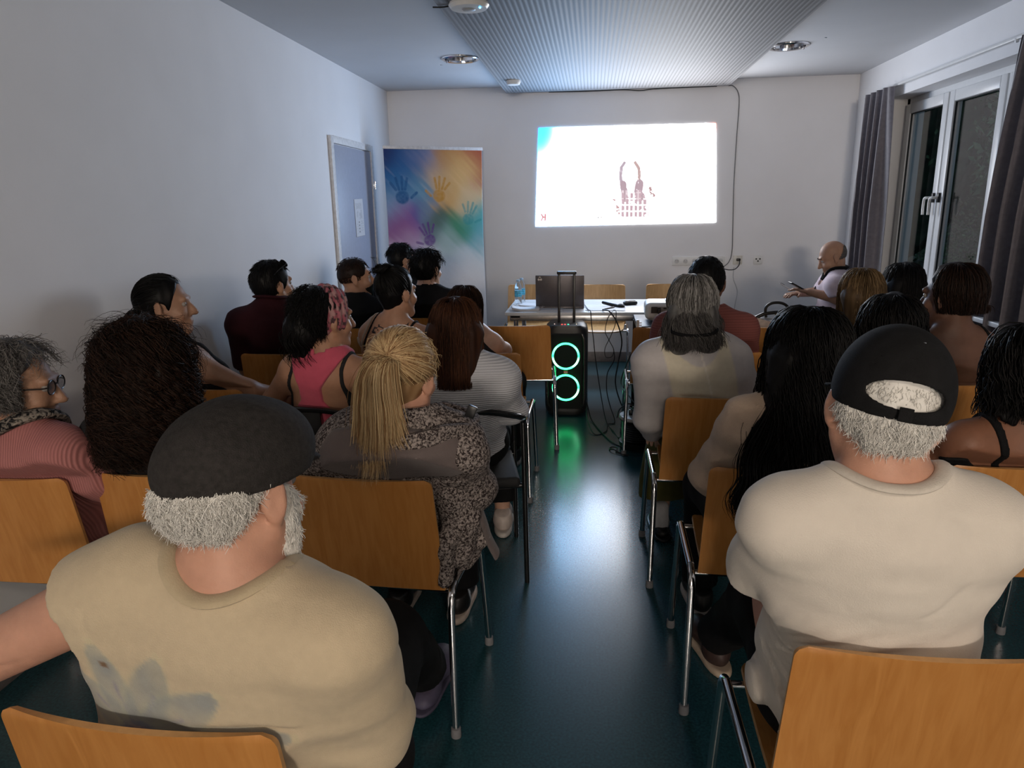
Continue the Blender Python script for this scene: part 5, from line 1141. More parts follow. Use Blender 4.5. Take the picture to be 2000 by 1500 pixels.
S = SDF(); S.ell(p.hl(.004, .010, .064), (.097, .118, .082), p.HR, .03).ell(p.hl(0, -.012, .040), (.088, .112, .070), p.HR, .03)
def capc(P, D): X = (P-p.C)@p.HR; return np.maximum(D+.0025*vnoise3(X, 14, 5), (.012+.10*(X[:, 1]+.11))-X[:, 2])
CAPG = mat('cap_wool', (.032, .029, .028), rough=.9, var=.25, scale=120, bump=.5, bscale=500, spec=.2)
fc = p.put('flat_cap', S.mesh(.005, capc), CAPG)
p.put('peak', SDF().ell(p.hl(0, .104, .038), (.066, .044, .010), p.HR).mesh(.005), CAPG, parent=fc)

# ---- 2 man in the black cap, bottom right
p = Person('person with white hair in a black cap and white t-shirt, bottom right', (.487, 1.21, 1.190), yaw=0, head=(-9, 10, 9), hip=(.550, 1.33), sw=.155, wd=1.18, dp=1.08, skin_m=SK['rosy'], res=.006, neckdrop=.128, arm=1.05, belly=.03, neckr=.060, shraise=(.0, .01), elbow=((.338, 1.37, .805), (.72, 1.36, .82)), wrist=((.44, 1.56, .70), (.64, 1.55, .70)),
           knee=((.46, 1.78, .50), (.70, 1.76, .50)), ankle=((.425, 2.24, .085), (.72, 2.1, .085)), foot_yaw=(12, -8))
def folds2(X):
    x, y, z = X[:, 0]+.20, X[:, 1], X[:, 2]-.17
    ang = np.arctan2(z, x); rad = np.hypot(x, z); return .0085*np.sin(ang*24+1)*np.clip(1-np.abs(rad-.20)/.22, 0, 1)*np.clip((.12-z)*8, 0, 1)*(y < .05) + .004*np.sin(X[:, 2]*75+X[:, 0]*14)*np.clip((.14-X[:, 2])*9, 0, 1)
WT = cloth('white_cotton', (.72, .655, .58), var=.03)
p.shirt('t_shirt', WT, .019, (.95, .95), low=-.12, neck=.079, neck_up=.010, scoop=.02, wr=.007, seed=7, sg=.019, folds=folds2)
p.neckband('neckband', cloth('white_rib', (.66, .60, .53)), .085, .0135, .45)
p.trousers(BLK, .016, .015, res=.010, top=.0, a0=.90)
p.shoes('sneaker', mat('sneaker_brown', (.045, .026, .022), rough=.5), mat('sneaker_sole', (.46, .36, .27), rough=.6))
hb0 = p.base(.007, front=.01, nape=-.052, noise=.006, seed=5, res=.005, tone=.7)
p.hair(HM['white'], hb0, p.fuzz(hb0, 9000, .018, .16, .8, .0007, 6, .004, tone=(.45, .55), keep=lambda X: (X[:, 2] < .006+.11*(X[:, 1]+.11)) & (X[:, 1] < .0)), p.fuzz(hb0, 5000, .007, .25, .8, .0006, 66, .002, tone=(.3, .6), keep=lambda X: (np.abs(X[:, 0]) < .055) & (np.abs(X[:, 2]-.044) < .014) & (X[:, 1] < .0)))
S = SDF(); S.ell(p.hl(0, -.010, .042), (.091, .113, .110), p.HR, .02); S.ell(p.hl(0, -.010, .042), (.0855, .1075, .1045), p.HR, .002, sub=True); S.ell(p.hl(0, -.115, .040), (.058, .07, .021), p.HR, .004, sub=True)
def capc(P, D): X = (P-p.C)@p.HR; return np.maximum(D, (.000+.11*(X[:, 1]+.11))-X[:, 2])
CAPB = mat('cap_black_cotton', (.010, .010, .011), rough=.85, var=.2, bump=.3, bscale=700, spec=.2)
cp = p.put('baseball_cap', S.mesh(.0032, capc), CAPB)
p.put('bill', SDF().ell(p.hl(0, .150, .026), (.078, .075, .0075), p.HR).mesh(.004), CAPB, parent=cp)
o = MB().box((0, 0, 0), (.010, .002, .011), .001).build('strap_end', CAPB, cp); o.matrix_local = Matrix.Translation(Vector(p.hl(.0, -.125, .012)-p.o)) @ Matrix(p.HR.tolist()).to_4x4()
o = MB().lathe([(0, 0), (.004, 0), (.003, .0015), (0, .002)], n=14).build('eyelet', CHROME, cp); o.matrix_local = Matrix.Translation(Vector(p.hl(.012, -.080, .124)-p.o)) @ Matrix(p.HR.tolist()).to_4x4()

# ---- 3 grey-haired woman at the left edge
p = Person('person with curly grey hair, glasses and a pink ribbed cardigan at the left edge', (-1.63, 1.82, 1.055), yaw=-10, head=(-62, 4, 0), hip=(-1.68, 2.00), sw=.150, skin_m=SK['olive'], res=.0075, neckdrop=.12, female=True, arm=1.05, elbow=(None, (-1.40, 1.93, .70)), wrist=(None, (-1.48, 2.15, .66)))
p.shirt('cardigan', knit_mat('pink_rib', (.46, .185, .175), 42, 'X', .6), .022, (1.85, 1.9), low=-.11, neck=.078, wr=.006, seed=9)
FLOR = tweed_mat('floral_scarf', (.012, .012, .014), (.30, .26, .22), 75)
p.neckband('scarf', FLOR, .098, .034, .45, dz=.004)
p.trousers(CHAR, .02); p.shoes('flat')
p.hair(HM['greyd'], p.base(.020, front=.050, slope=.8, nape=-.06, noise=.012, seed=8, ear=False), p.strands_hang(1500, .05, (.012, .030), 2.0, 18, taper=1.0, curl=.012, cf=7, clump=.8, r=.0010, seed=94, tone=(.1, .85), spread=.004), p.strands_short(1800, .045, 3.0, (0, 2.15), lift=.35, e=.020, r=.0009, seed=9, wave=.016, S_=9, filt=lambda a, ph: (np.abs(a) < 2.0) | (ph < .9), tone=(.15, .8)))
p.glasses(GLASSM, LENS)

# ---- 4 woman with big curly brown hair
p = Person('person with long curly dark brown hair, directly in front of the grey flat cap', (-1.262, 1.88, 1.102), yaw=-6, head=(-8, 4, 0), hip=(-1.21, 2.01), sw=.150, skin_m=SK['olive'], female=True, res=.009)
p.shirt('blouse', CHAR, .016, (.7, .7), low=-.10, wr=.005, seed=11); p.trousers(BLK); p.shoes('flat')
p.hair(HM['dkbrown'], p.base(.028, front=.06, noise=.016, seed=12, ear=False, curtain=[((-.055, -.045, 0), (-.062, -.055, -.24), .075, .058, .04), ((.05, -.045, 0), (.055, -.05, -.19), .075, .055, .04), ((0, -.07, 0), (-.01, -.075, -.25), .065, .055, .04)]),
       p.strands_hang(3400, .27, (.014, .042), 2.2, 36, taper=1.10, curl=.020, cf=4.6, clump=.97, r=.0010, seed=13, spread=.004, tone=(.0, 1.0), ph=(.02, 1.5), Lr=.42), p.locks([[tuple(np.array([math.sin(a)*(.075+q[0]), -.012-math.cos(a)*(.090+q[0]), q[1]-.05*k_])) for q in ((.032, .06), (.050, .0), (.052, -.08), (.050, -.16), (.046, -.235))] for k_, a in enumerate(np.linspace(-2.0, 2.0, 30)) for k_ in [(k_*7 % 5)/5]], 46, .0050, r=.0011, seed=96, tone=(.15, .85), curl=.017, cf=5.5, S_=44, tipspread=1.2, ragged=.12), p.strands_short(900, .06, 2.6, (0, 1.9), lift=.45, e=.03, r=.0007, seed=14, wave=.018, S_=10, tone=(.1, .9)))

# ---- 5 black-haired woman in profile by the wall
p = Person('person in profile with black tied-back hair and a bare arm by the left wall', (-1.762, 2.79, 1.156), yaw=-24, head=(-48, -2, 0), hip=(-1.64, 2.98), sw=.128, skin_m=SK['olive'], female=True, neckdrop=.15, elbow=(None, (-1.45, 2.80, .80)), wrist=(None, (-1.34, 2.98, .72)))
p.shirt('tank_top', BLK, .012, (0, 0), low=-.08, neck=.09, scoop=.05, keep=lambda X: np.abs(X[:, 0])-np.interp(X[:, 2], [.05, .2, .3, .45], [.3, .2, .11, .09]), wr=.004); p.trousers(BLK); p.shoes('flat')
p.hair(HM['black'], p.base(.007, front=.058, slope=.35, nape=-.05, noise=.003, seed=15), p.strands_to((0, 1.75), 700, e=.007, r=.0013, seed=16, filt=lambda a, ph: ((np.abs(a) < 1.7) | (ph < .95)) & (ph < 2.0)), p.locks([[(0, -.10, .0), (0, -.135, -.02), (0, -.13, -.09), (0, -.11, -.16)]], 160, .014, r=.0018, seed=17))

# ---- 6 man in maroon
p = Person('person with short dark hair, sunglasses on his head and a maroon collared shirt', (-1.645, 3.56, 1.157), yaw=-6, head=(-28, -2, 0), hip=(-1.60, 3.70), sw=.180, wd=1.05, skin_m=SK['tan'], neckdrop=.135)
MAR = cloth('maroon', (.032, .006, .009))
p.shirt('polo_shirt', MAR, .024, (.9, .9), low=-.10, neck=.066, neck_up=.045, scoop=.0, wr=.006, seed=18)
p.neckband('collar', MAR, .073, .022, .4, dz=.008)
p.trousers(NAVY); p.shoes()
p.hair(HM['black'], p.base(.010, front=.060, slope=.30, nape=-.075, noise=.004, seed=19), p.strands_short(1500, .020, 2.6, (0, 2.15), lift=.35, e=.008, r=.0012, seed=20, tone=(.2, .8), filt=lambda a, ph: (np.abs(a) < 1.75) | (ph < 1.0)))
p.glasses(GLASSM, mat('dark_lens', (.01, .01, .012), rough=.1), pos=(0, .058, .112), tilt=.45, name='sunglasses')

# ---- 7 woman in pink with a headband
p = Person('person with thick dark hair under a patterned headband and a pink racerback top', (-1.050, 2.73, 1.112), yaw=-8, head=(-38, 2, 0), hip=(-1.13, 2.88), sw=.150, skin_m=SK['tan'], female=True, neckdrop=.145, res=.0075, elbow=((-1.34, 2.80, .76), (-.87, 2.82, .75)))
PINK = cloth('pink_jersey', (.52, .085, .135), bump=.15)
rb = lambda X: np.where(X[:, 1] < .07, np.abs(X[:, 0]+.01)-np.interp(X[:, 2], [.08, .13, .18, .23, .29, .34, .42], [.30, .20, .088, .050, .048, .072, .115]), np.abs(X[:, 0])-np.interp(X[:, 2], [.1, .25, .42], [.3, .14, .10]))
p.shirt('racerback_top', PINK, .014, (0, 0), low=-.07, neck=.075, neck_up=.03, scoop=.03, keep=rb, wr=.004, res=.006, folds=lambda X: .004*np.sin(X[:, 2]*95)*np.clip((.10-X[:, 2])*12, 0, 1))
for sg in (-1, 1): strap(p, 'bra_strap', CHAR, sg*.155, sg*.105, .008, .12, .36)
p.trousers(CHAR); p.shoes()
p.hair(HM['black'], p.base(.014, front=.0, slope=.0, noise=.010, seed=21, ear=False, curtain=[((0, -.06, .03), (-.015, -.10, -.03), .075, .07, .03), ((-.015, -.10, -.03), (-.02, -.085, -.13), .062, .050, .03)]), p.base(.005, front=.062, slope=.4, nape=-.02, seed=22),
       p.strands_short(1300, .045, 1.25, (.5, 2.3), lift=.4, e=.03, r=.0011, seed=23, wave=.012, S_=7, tone=(.1, .8)), p.locks([[(0, -.10, 0), (-.01, -.13, -.05), (-.02, -.11, -.12), (-.02, -.09, -.19)]], 260, .026, r=.0016, seed=24, curl=.008))
S = SDF(); S.ell(p.hl(0, -.010, .030), (.092, .112, .112), p.HR)
def hb_(P, D): X = (P-p.C)@p.HR; q = X[:, 1]-.10*X[:, 2]; return np.maximum(D+.003*np.sin(q*260+X[:, 2]*40), np.maximum(np.abs(q-.010)-.046+.10*np.maximum(0, -X[:, 2]), -.080-X[:, 2]))
V, Q = S.mesh(.005, hb_); n_ = vnoise3(V, 55, 3, (1, 1.6, .7)); n2 = vnoise3(V, 90, 8)
c = np.where((n_ > .15)[:, None], np.array([.40, .22, .22]), np.where((n2 > .1)[:, None], np.array([.06, .03, .035]), np.array([.36, .10, .13]))); p.put('headband', (V, Q), attr_mat('headband_print', rough=.8), col=c)

# ---- 8 bearded man in black
p = Person('person with a fade haircut and dark beard in profile, black t-shirt', (-1.449, 4.30, 1.117), yaw=-10, head=(-58, -4, 0), hip=(-1.46, 4.49), sw=.178, skin_m=SK['tan'], neckdrop=.14)
p.shirt('t_shirt', BLK, .018, (.7, .7), low=-.1, wr=.005, seed=25); p.trousers(NAVY); p.shoes()
p.hair(HM['dkbrown'], p.base(.0035, front=.066, slope=.25, nape=.012, noise=.0015, seed=26, extra=lambda X: .016-.16*np.clip(-X[:, 1]-.03, 0, 1)+.004*vnoise3(X, 90, 3)-X[:, 2]), p.strands_short(4500, .008, 2.0, (1.45, 2.08), lift=.06, e=.0010, r=.0007, seed=95), p.strands_short(500, .012, 3.0, (0, 1.25), lift=.4, e=.006, r=.0012, seed=27))
S = SDF(); S.ell(p.hl(0, .034, -.040), (.063, .068, .088), p.HR).ell(p.hl(0, .070, -.105), (.032, .026, .026), p.HR)
def bd(P, D): X = (P-p.C)@p.HR; return np.maximum(np.maximum(D, X[:, 2]-np.interp(X[:, 1], [.0, .05, .09, .12], [-.01, -.055, -.045, -.045])), .004-X[:, 1])
bv, bq = S.mesh(.005, bd); p.put('beard', (bv, bq), HM['black'], var=np.full(len(bv), .3))
MB().tube([p.hl(sg_, .098, -.049)-p.o for sg_ in (-.024, -.01, .01, .024)], .006, 8).build('moustache', HM['black'], p.t)
for sg in (-1, 1): MB().tube([p.hl(sg*.048, .080, .030)-p.o, p.hl(sg*.034, .095, .037)-p.o, p.hl(sg*.016, .097, .032)-p.o], .004, 6).build('eyebrow', HM['black'], p.t)

# ---- 9 woman with the messy bun
p = Person('person with a messy black bun, thin straps and a tattooed upper back', (-.974, 3.51, 1.118), yaw=-12, head=(-24, 0, 0), hip=(-1.08, 3.71), sw=.150, skin_m=SK['tan'], female=True, neckdrop=.15, neckr=.052)
p.shirt('camisole', cloth('sand', (.36, .28, .22)), .012, (0, 0), low=-.07, neck=.1, keep=lambda X: X[:, 2]-np.interp(np.abs(X[:, 0]), [0, .12, .16], [.20, .25, .34]), wr=.004)
for sg in (-1, 1): strap(p, 'shoulder_strap', BLK, sg*.14, sg*.105, .006, .18, .40)
strap(p, 'camisole_strap', cloth('sand', (.36, .28, .22)), -.155, -.125, .008, .18, .40)
p.shirt('tattoo', mat('tattoo_ink', (.035, .025, .025), rough=.6), .0022, (0, 0), low=.28, neck=.05, wr=0, res=.005, keep=lambda X: np.maximum(np.maximum(.02-vnoise3(X, 85, 7), (np.abs(X[:, 0])-.09)+.0*X[:, 2]), np.maximum(np.abs(X[:, 2]-.375-.25*np.abs(X[:, 0]))-.028, X[:, 1]+.0)))
p.trousers(BLK); p.shoes('flat')
p.hair(HM['black'], p.base(.010, front=.056, slope=.4, nape=-.07, noise=.004, seed=28), p.strands_to((-.05, .60), 800, e=.010, r=.0014, seed=29, filt=lambda a, ph: ((np.abs(a) < 1.75) | (ph < .9)) & (ph < 2.15)), p.strands_short(160, .05, .8, (1.9, 2.3), lift=.1, e=.006, r=.0009, seed=30, wave=.006),
       p.locks([[(.01, -.06, .125), (-.02, -.08, .15), (-.04, -.07, .12), (.0, -.05, .135), (.03, -.07, .155), (.0, -.10, .125), (-.03, -.08, .11)], [(.01, -.07, .125), (.03, -.09, .14), (.0, -.11, .115), (-.04, -.08, .13), (-.01, -.05, .15)]], 220, .009, r=.0014, seed=31, tipspread=1.4, curl=.004),
       p.locks([[(-.06, -.09, .10), (-.09, -.08, .13), (-.10, -.07, .12)], [(-.03, -.08, .13), (-.035, -.09, .18), (-.04, -.10, .19)], [(-.07, -.07, .08), (-.10, -.06, .02), (-.10, -.05, -.03)]], 8, .006, r=.0009, seed=32))
# ---- 10, 11 the men by the banner
p = Person('person with short black hair and bare ear, furthest back by the banner', (-1.474, 5.50, 1.137), yaw=-8, head=(-42, 0, 0), hip=(-1.52, 5.72), sw=.172, skin_m=SK['tan'], res=.009)
p.shirt('t_shirt', CHAR, .018, (.7, .7), low=-.1, wr=.004, seed=33); p.trousers(NAVY); p.shoes()
p.hair(HM['black'], p.base(.012, front=.066, slope=.15, nape=-.045, noise=.005, seed=34, extra=lambda X: np.where((np.abs(X[:, 0]) > .06) & (X[:, 1] > .0), .015-X[:, 2], -1)), p.strands_short(700, .022, 3.0, (0, 1.4), lift=.55, e=.010, r=.0015, seed=35))
p = Person('person with tousled black hair and a black t-shirt in front of the banner', (-1.09, 4.70, 1.135), yaw=-5, head=(-20, 0, 0), hip=(-1.10, 4.92), sw=.180, skin_m=SK['fair'], res=.009, neckdrop=.15)
p.shirt('t_shirt', BLK, .018, (.7, .7), low=-.1, neck=.072, wr=.004, seed=36); p.trousers(NAVY); p.shoes()
p.hair(HM['black'], p.base(.018, front=.075, slope=.1, nape=-.06, noise=.008, seed=37, extra=lambda X: np.where(np.abs(X[:, 0]) > .075, -.0-X[:, 2]+.005, -1)), p.strands_short(1100, .040, 3.0, (0, 2.0), lift=.5, e=.014, r=.0016, seed=38, wave=.008, S_=6, filt=lambda a, ph: (np.abs(a) < 1.6) | (ph < 1.2)))

# ---- 12 blonde woman in tweed
p = Person('person with a long blonde ponytail in a tweed jacket with a grey hood', (-.512, 1.86, 1.086), yaw=0, head=(-16, 2, 3), hip=(-.62, 2.06), sw=.150, skin_m=SK['rosy'], female=True, res=.0065, neckdrop=.12, elbow=((-.85, 1.95, .75), (-.36, 1.96, .73)))
TWEED = tweed_mat('grey_tweed', (.035, .026, .026), (.36, .31, .29), 150)
HOODM = cloth('grey_jersey', (.135, .108, .105), bump=.35)
jk = p.shirt('jacket', TWEED, .032, (1.85, 1.85), low=-.12, neck=.085, neck_up=.0, scoop=.03, wr=.010, seed=40, sg=.030)
S = SDF(); n0 = p.NB-.055*p.u+.03*p.f+.035*p.r; n1 = p.NB+.030*p.u+.035*p.f+.045*p.r
S.cone(n0, n1, .150, .165, .01, flat1=True, flat0=True); S.cone(n0-.05*p.u, n1+.05*p.u, .120, .150, .006, sub=True)
p.put('collar', S.mesh(.006, lambda P, D: np.maximum(D+.006*vnoise3(P, 16, 3), P[:, 2]-(n1[2]-.02+.22*(P[:, 0]-n1[0])))), TWEED, parent=jk)
S = SDF(); hc = v3(p.NB[0]-.015, p.NB[1]-.058, p.NB[2]-.072)
S.ell(hc, (.204, .060, .125), np.eye(3), .03).ell(hc+v3(0, -.014, -.01), (.15, .056, .07), np.eye(3), .03)
p.put('hood', S.mesh(.0065, lambda P, D: p.press(P, np.maximum(D+.009*vnoise3(P, 13, 6, (1, 1, 2)), P[:, 2]-(hc[2]+.088+.012*np.sin(P[:, 0]*20))), .006)), HOODM, parent=jk)
S = SDF(); S.line([(-.395, 1.88, .76), (-.375, 1.90, .66), (-.385, 1.92, .55)], [.055, .058, .050]).line([(-.365, 1.93, .66), (-.345, 1.97, .57), (-.38, 1.98, .49)], [.042, .046, .036]).line([(-.412, 1.85, .62), (-.418, 1.84, .49)], [.024, .020])
p.put('coat_tail', S.mesh(.007, lambda P, D: D+.010*vnoise3(P, 15, 9)+.005*vnoise3(P, 40, 4)), TWEED, parent=jk)
MB().tube(bez([(-.335, 1.93, .70), (-.315, 1.95, .62), (-.305, 1.97, .56), (-.285, 1.99, .50)], 6), .026, 12, flat=.35).build('coat_belt', HOODM, jk).location = -Vector(p.o)
sb = MB().box((0, 0, 0), (.013, .006, .017), .003, R=Matrix.Rotation(.4, 3, 'Y')).build('collar_clip', BLACKP, jk); sb.location = Vector(n1+.150*p.r+v3(.0, -.05, .015)-p.o)
p.trousers(BLK, .022); p.shoes('sneaker', mat('sneaker_black', (.014, .012, .012), rough=.35), mat('sneaker_cream', (.55, .45, .38), rough=.6))
T = (.22, 1.12); tp = (.026, -.115, .072)
fl = lambda a, ph: ((np.abs(a) < 2.1) | (ph < .95)) & (ph < 2.2)
p.hair(HM['blonde'], p.base(.012, front=.062, slope=.30, nape=-.068, noise=.004, seed=41, res=.005), p.strands_to(T, 3600, e=.012, r=.0009, seed=42, filt=fl, tone=(.0, .95), lift=.008),
       p.locks([[tuple(np.array(tp)+np.array(q)*(.8, 1, 1)) for q in path] for path in ([(0, 0, 0), (-.006, -.032, .004), (-.018, -.052, -.04), (-.018, -.050, -.13), (-.024, -.044, -.23), (-.030, -.040, -.33)], [(0, 0, 0), (-.02, -.034, .002), (-.048, -.050, -.05), (-.060, -.045, -.14), (-.072, -.035, -.22), (-.085, -.03, -.30)], [(0, 0, 0), (.012, -.030, .0), (.030, -.048, -.05), (.036, -.042, -.12), (.045, -.035, -.18), (.058, -.03, -.22)], [(0, 0, 0), (-.01, -.036, .006), (-.032, -.054, -.04), (-.038, -.048, -.13), (-.046, -.040, -.22), (-.040, -.036, -.31)], [(0, 0, 0), (.0, -.034, .004), (.006, -.054, -.04), (.010, -.050, -.12), (.008, -.044, -.20), (.012, -.04, -.27)])], 700, .0105, r=.0010, seed=43, tone=(.05, .95), tipspread=1.5, ragged=.38),
       p.strands_short(160, .05, 2.4, (.3, 1.4), lift=.16, e=.016, r=.0006, seed=44, wave=.008, S_=8, tone=(.6, .4)))

# ---- 13 auburn hair, white ribbed jumper
p = Person('person with long straight auburn hair in a white ribbed jumper at the aisle', (-.516, 2.665, 1.071), yaw=6, head=(-4, 0, 0), hip=(-.545, 2.86), sw=.165, wd=1.05, skin_m=SK['fair'], female=True, res=.0075, neckdrop=.12, arm=1.0, elbow=((-.76, 2.80, .73), (-.330, 2.79, .74)), wrist=((-.68, 3.02, .66), (-.40, 3.03, .655)), knee=((-.72, 3.27, .5), (-.46, 3.29, .5)), ankle=((-.63, 3.24, .085), (-.425, 3.22, .085)), foot_yaw=(0, 0))
p.shirt('ribbed_jumper', knit_mat('white_rib_knit', (.56, .57, .62), 34, 'Z', .6), .022, (1.9, 1.9), low=-.11, neck=.075, wr=.008, seed=46, sg=.024)
p.trousers(BLK, .02, a0=.86); p.shoes('sneaker', mat('sneaker_white', (.55, .47, .43), rough=.6), mat('sneaker_sole_white', (.5, .46, .43), rough=.6))
p.hair(HM['auburn'], p.base(.016, front=.058, noise=.004, seed=47, ear=False, curtain=[((-.04, -.05, 0), (-.042, -.075, -.150), .068, .050, .04), ((.04, -.05, 0), (.042, -.075, -.150), .068, .050, .04)]),
       p.strands_hang(2600, .195, (.010, .028), 2.0, 14, taper=1.02, clump=.5, r=.0014, seed=48, back=.012, tone=(.05, .65), Lr=.12), p.locks([[(.085, .0, -.06), (.10, -.01, -.12), (.105, -.03, -.175), (.09, -.035, -.19)]], 60, .008, r=.0016, seed=49, curl=.006))

# ---- 14 dark hair and bare shoulder behind the auburn hair
p = Person('person with dark hair and a bare shoulder, mostly hidden behind long auburn hair', (-.655, 3.66, 1.012), yaw=-4, head=(-10, 0, 0), hip=(-.61, 3.75), sw=.145, skin_m=SK['fair'], female=True, res=.009, neckdrop=.11, elbow=(None, (-.470, 3.72, .79)), wrist=(None, (-.52, 3.95, .72)))
p.shirt('tank_top', CHAR, .012, (0, 0), low=-.08, neck=.09, keep=lambda X: np.abs(X[:, 0])-np.interp(X[:, 2], [.05, .2, .3, .45], [.3, .2, .11, .09]), wr=.004); p.trousers(BLK); p.shoes()
p.hair(HM['dkbrown'], p.base(.010, front=.058, seed=50, curtain=[((0, -.06, 0), (0, -.08, -.16), .07, .05, .04)]), p.strands_hang(500, .18, (.008, .02), 2.0, r=.0018, seed=51))

# ---- 15 man in striped red
p = Person('person with black hair in a striped brick-red shirt in front of the sockets', (.553, 3.60, 1.150), yaw=-2, head=(-8, -4, 0), hip=(.60, 3.79), sw=.178, skin_m=SK['deep'], res=.008, neckdrop=.155, neckr=.058)
p.shirt('striped_shirt', knit_mat('brick_stripe', (.27, .088, .075), 26, 'Z', .2), .020, (.95, .95), low=-.1, neck=.072, wr=.005, seed=52); p.trousers(NAVY); p.shoes()
p.hair(HM['black'], p.base(.014, front=.055, slope=.3, nape=-.085, noise=.003, seed=53, ear=False), p.strands_short(900, .016, 3.0, (0, 2.2), lift=.2, e=.012, r=.0013, seed=54, filt=lambda a, ph: np.abs(a) < 1.9))

# ---- 16 grey-haired woman in white
p = Person('person with half-tied grey hair in a sheer white blouse and olive trousers', (.382, 2.80, 1.138), yaw=3, head=(-6, 2, 0), hip=(.50, 2.93), sw=.152, skin_m=SK['fair'], female=True, res=.007, neckdrop=.135, elbow=((.240, 2.86, .69), (.645, 2.88, .70)), wrist=((.27, 3.06, .56), (.57, 3.14, .64)), ankle=((.335, 3.23, .085), (.60, 3.3, .085)), knee=((.36, 3.35, .5), (.62, 3.36, .5)), foot_yaw=(0, 0))
def p15col(X, V):
    c = np.tile([.50, .47, .475], (len(V), 1)); nl = .445-.065*np.clip(1-(np.abs(X[:, 0])/.085)**2, 0, 1); m_ = (np.clip((.128-.10*np.clip(X[:, 2]-.24, 0, 1)*0-np.abs(X[:, 0]))*140, 0, 1)*np.clip((np.where(np.abs(X[:, 0]) < .085, nl, .50)-X[:, 2])*140, 0, 1))[:, None]
    c = c*(1-m_)+np.array([.62, .565, .45])*m_; s_ = (np.clip((.004-np.abs(X[:, 0]-.016-.02*(.3-X[:, 2])))*500, 0, 1)*(X[:, 1] < 0))[:, None]*.7; return c*(1-s_)+np.array([.72, .67, .6])*s_
p.shirt('blouse', attr_mat('sheer_blouse', rough=.6, bump=.15, bscale=250, spec=.3), .020, (1.88, 1.9), low=-.13, neck=.072, neck_up=.02, wr=.006, seed=55, col=p15col, sg=.021)
p.trousers(cloth('olive', (.085, .078, .022)), .022, .06, a0=.80, wr=.010)
p.shoes('flat', mat('black_leather', (.012, .011, .011), rough=.4), BLACKP)
for i in (0, 1): o = p.put('sock', SDF().ell(p.AN[i]+v3(0, .02, -.035), (.038, .075, .036)).cone(p.AN[i]+v3(0, -.02, -.02), p.AN[i]+v3(0, -.02, .05), .036, .036).mesh(.006), cloth('white_sock', (.62, .60, .60)))
p.hair(HM['grey'], p.base(.014, front=.05, noise=.006, seed=56, ear=False, curtain=[((-.03, -.06, -.02), (-.05, -.085, -.115), .062, .052, .03), ((.03, -.06, -.02), (.055, -.08, -.11), .062, .052, .03)]),
       p.strands_hang(2400, .072, (.012, .024), 2.2, 14, taper=.78, clump=.4, r=.0011, seed=57, tone=(.0, .95), back=.020, ph=(.02, 1.5), spread=.002, Lr=.12), )
p.hair(HM['greyd'], p.strands_hang(1500, .138, (.0, .006), 1.9, 16, taper=1.22, r=.0012, seed=58, curl=.012, cf=1.5, tone=(.0, .55), back=.055, ph=(1.3, 1.58), spread=.012, clump=.8), name='hair_ends')
MB().tube(bez([p.hl(-.090, -.06, -.060)-p.o, p.hl(-.070, -.158, -.070)-p.o, p.hl(0, -.178, -.076)-p.o, p.hl(.070, -.158, -.066)-p.o, p.hl(.090, -.06, -.055)-p.o], 8), .0065, 8).build('hair_tie', BLK, p.t)

# ---- 17 man in pink, sideways with a phone
p = Person('bald person in a pale pink polo shirt sitting sideways, looking at a phone', (1.800, 5.70, 1.112), yaw=80, head=(2, 24, 0), hip=(1.905, 5.70), sw=.175, wd=1.02, skin_m=SK['olive'], res=.007, neckdrop=.135, belly=.04,
           elbow=((1.80, 5.49, .83), (1.80, 5.95, .83)), wrist=((1.625, 5.60, .868), (1.60, 5.80, .835)), knee=((1.47, 5.56, .55), (1.47, 5.84, .55)), ankle=((1.42, 5.58, .085), (1.42, 5.84, .085)), sh_fwd=(.02, .02))
POLO = cloth('pale_pink', (.60, .49, .54))
p.shirt('polo_shirt', POLO, .020, (.85, .85), low=-.10, neck=.075, neck_up=.02, scoop=.05, wr=.007, seed=60)
p.neckband('collar', BLK, .080, .022, .4, dz=.010, a0=PI*.62, a1=PI*2.38)
p.trousers(CHAR); p.shoes()
rbm = MB()
q0 = p.hip+.30*(p.NB-p.hip)/np.linalg.norm(p.NB-p.hip)+.175*p.f-.08*p.r
for sg in (-1, 1): rbm.tube(bez([q0+v3(0, 0, -.02)+sg*.018*p.r-p.o, q0+.004*p.f+v3(0, 0, .01)-p.o, q0+v3(0, 0, .032)-sg*.012*p.r-p.o], 6), .004, 6)
rbm.tube(bez([q0+v3(0, 0, .032)-.012*p.r-p.o, q0+v3(0, 0, .042)-p.o, q0+v3(0, 0, .032)+.012*p.r-p.o], 6), .004, 6); rbm.build('ribbon_pin', BLK, p.t)
p.hair(HM['silver'], p.strands_short(3800, .013, 1.75, (1.1, 2.15), lift=.12, e=.001, r=.0009, seed=62, tone=(.1, .8), filt=lambda a, ph: (np.cos(ph)*.092+.034 < .060-.10*np.clip(np.abs(a)-.6, 0, 1)) & ~((np.abs(np.abs(a)-1.55) < .20) & (np.abs(ph-1.90) < .30))))
for sg in (-1, 1): MB().tube([p.hl(sg*.048, .080, .030)-p.o, p.hl(sg*.034, .095, .036)-p.o, p.hl(sg*.016, .097, .032)-p.o], .0035, 6).build('eyebrow', HM['silver'], p.t)
t = tag(empty('mobile_phone', (1.545, 5.635, .905)), 'black mobile phone held by the man in the pale pink shirt', 'phone'); t.rotation_euler = (0, math.radians(28), math.radians(8))
MB().box((0, 0, 0), (.074, .036, .0042), .004).build('phone_body', BLACKP, t); MB().box((0, 0, .0044), (.070, .033, .0004)).build('screen', mat('phone_screen', (.01, .01, .012), rough=.1), t)
t = tag(empty('pen', (1.50, 5.79, .885)), 'white and black pen in the other hand of the phone-reading man', 'pen'); t.rotation_euler = (0, math.radians(-62), .2)
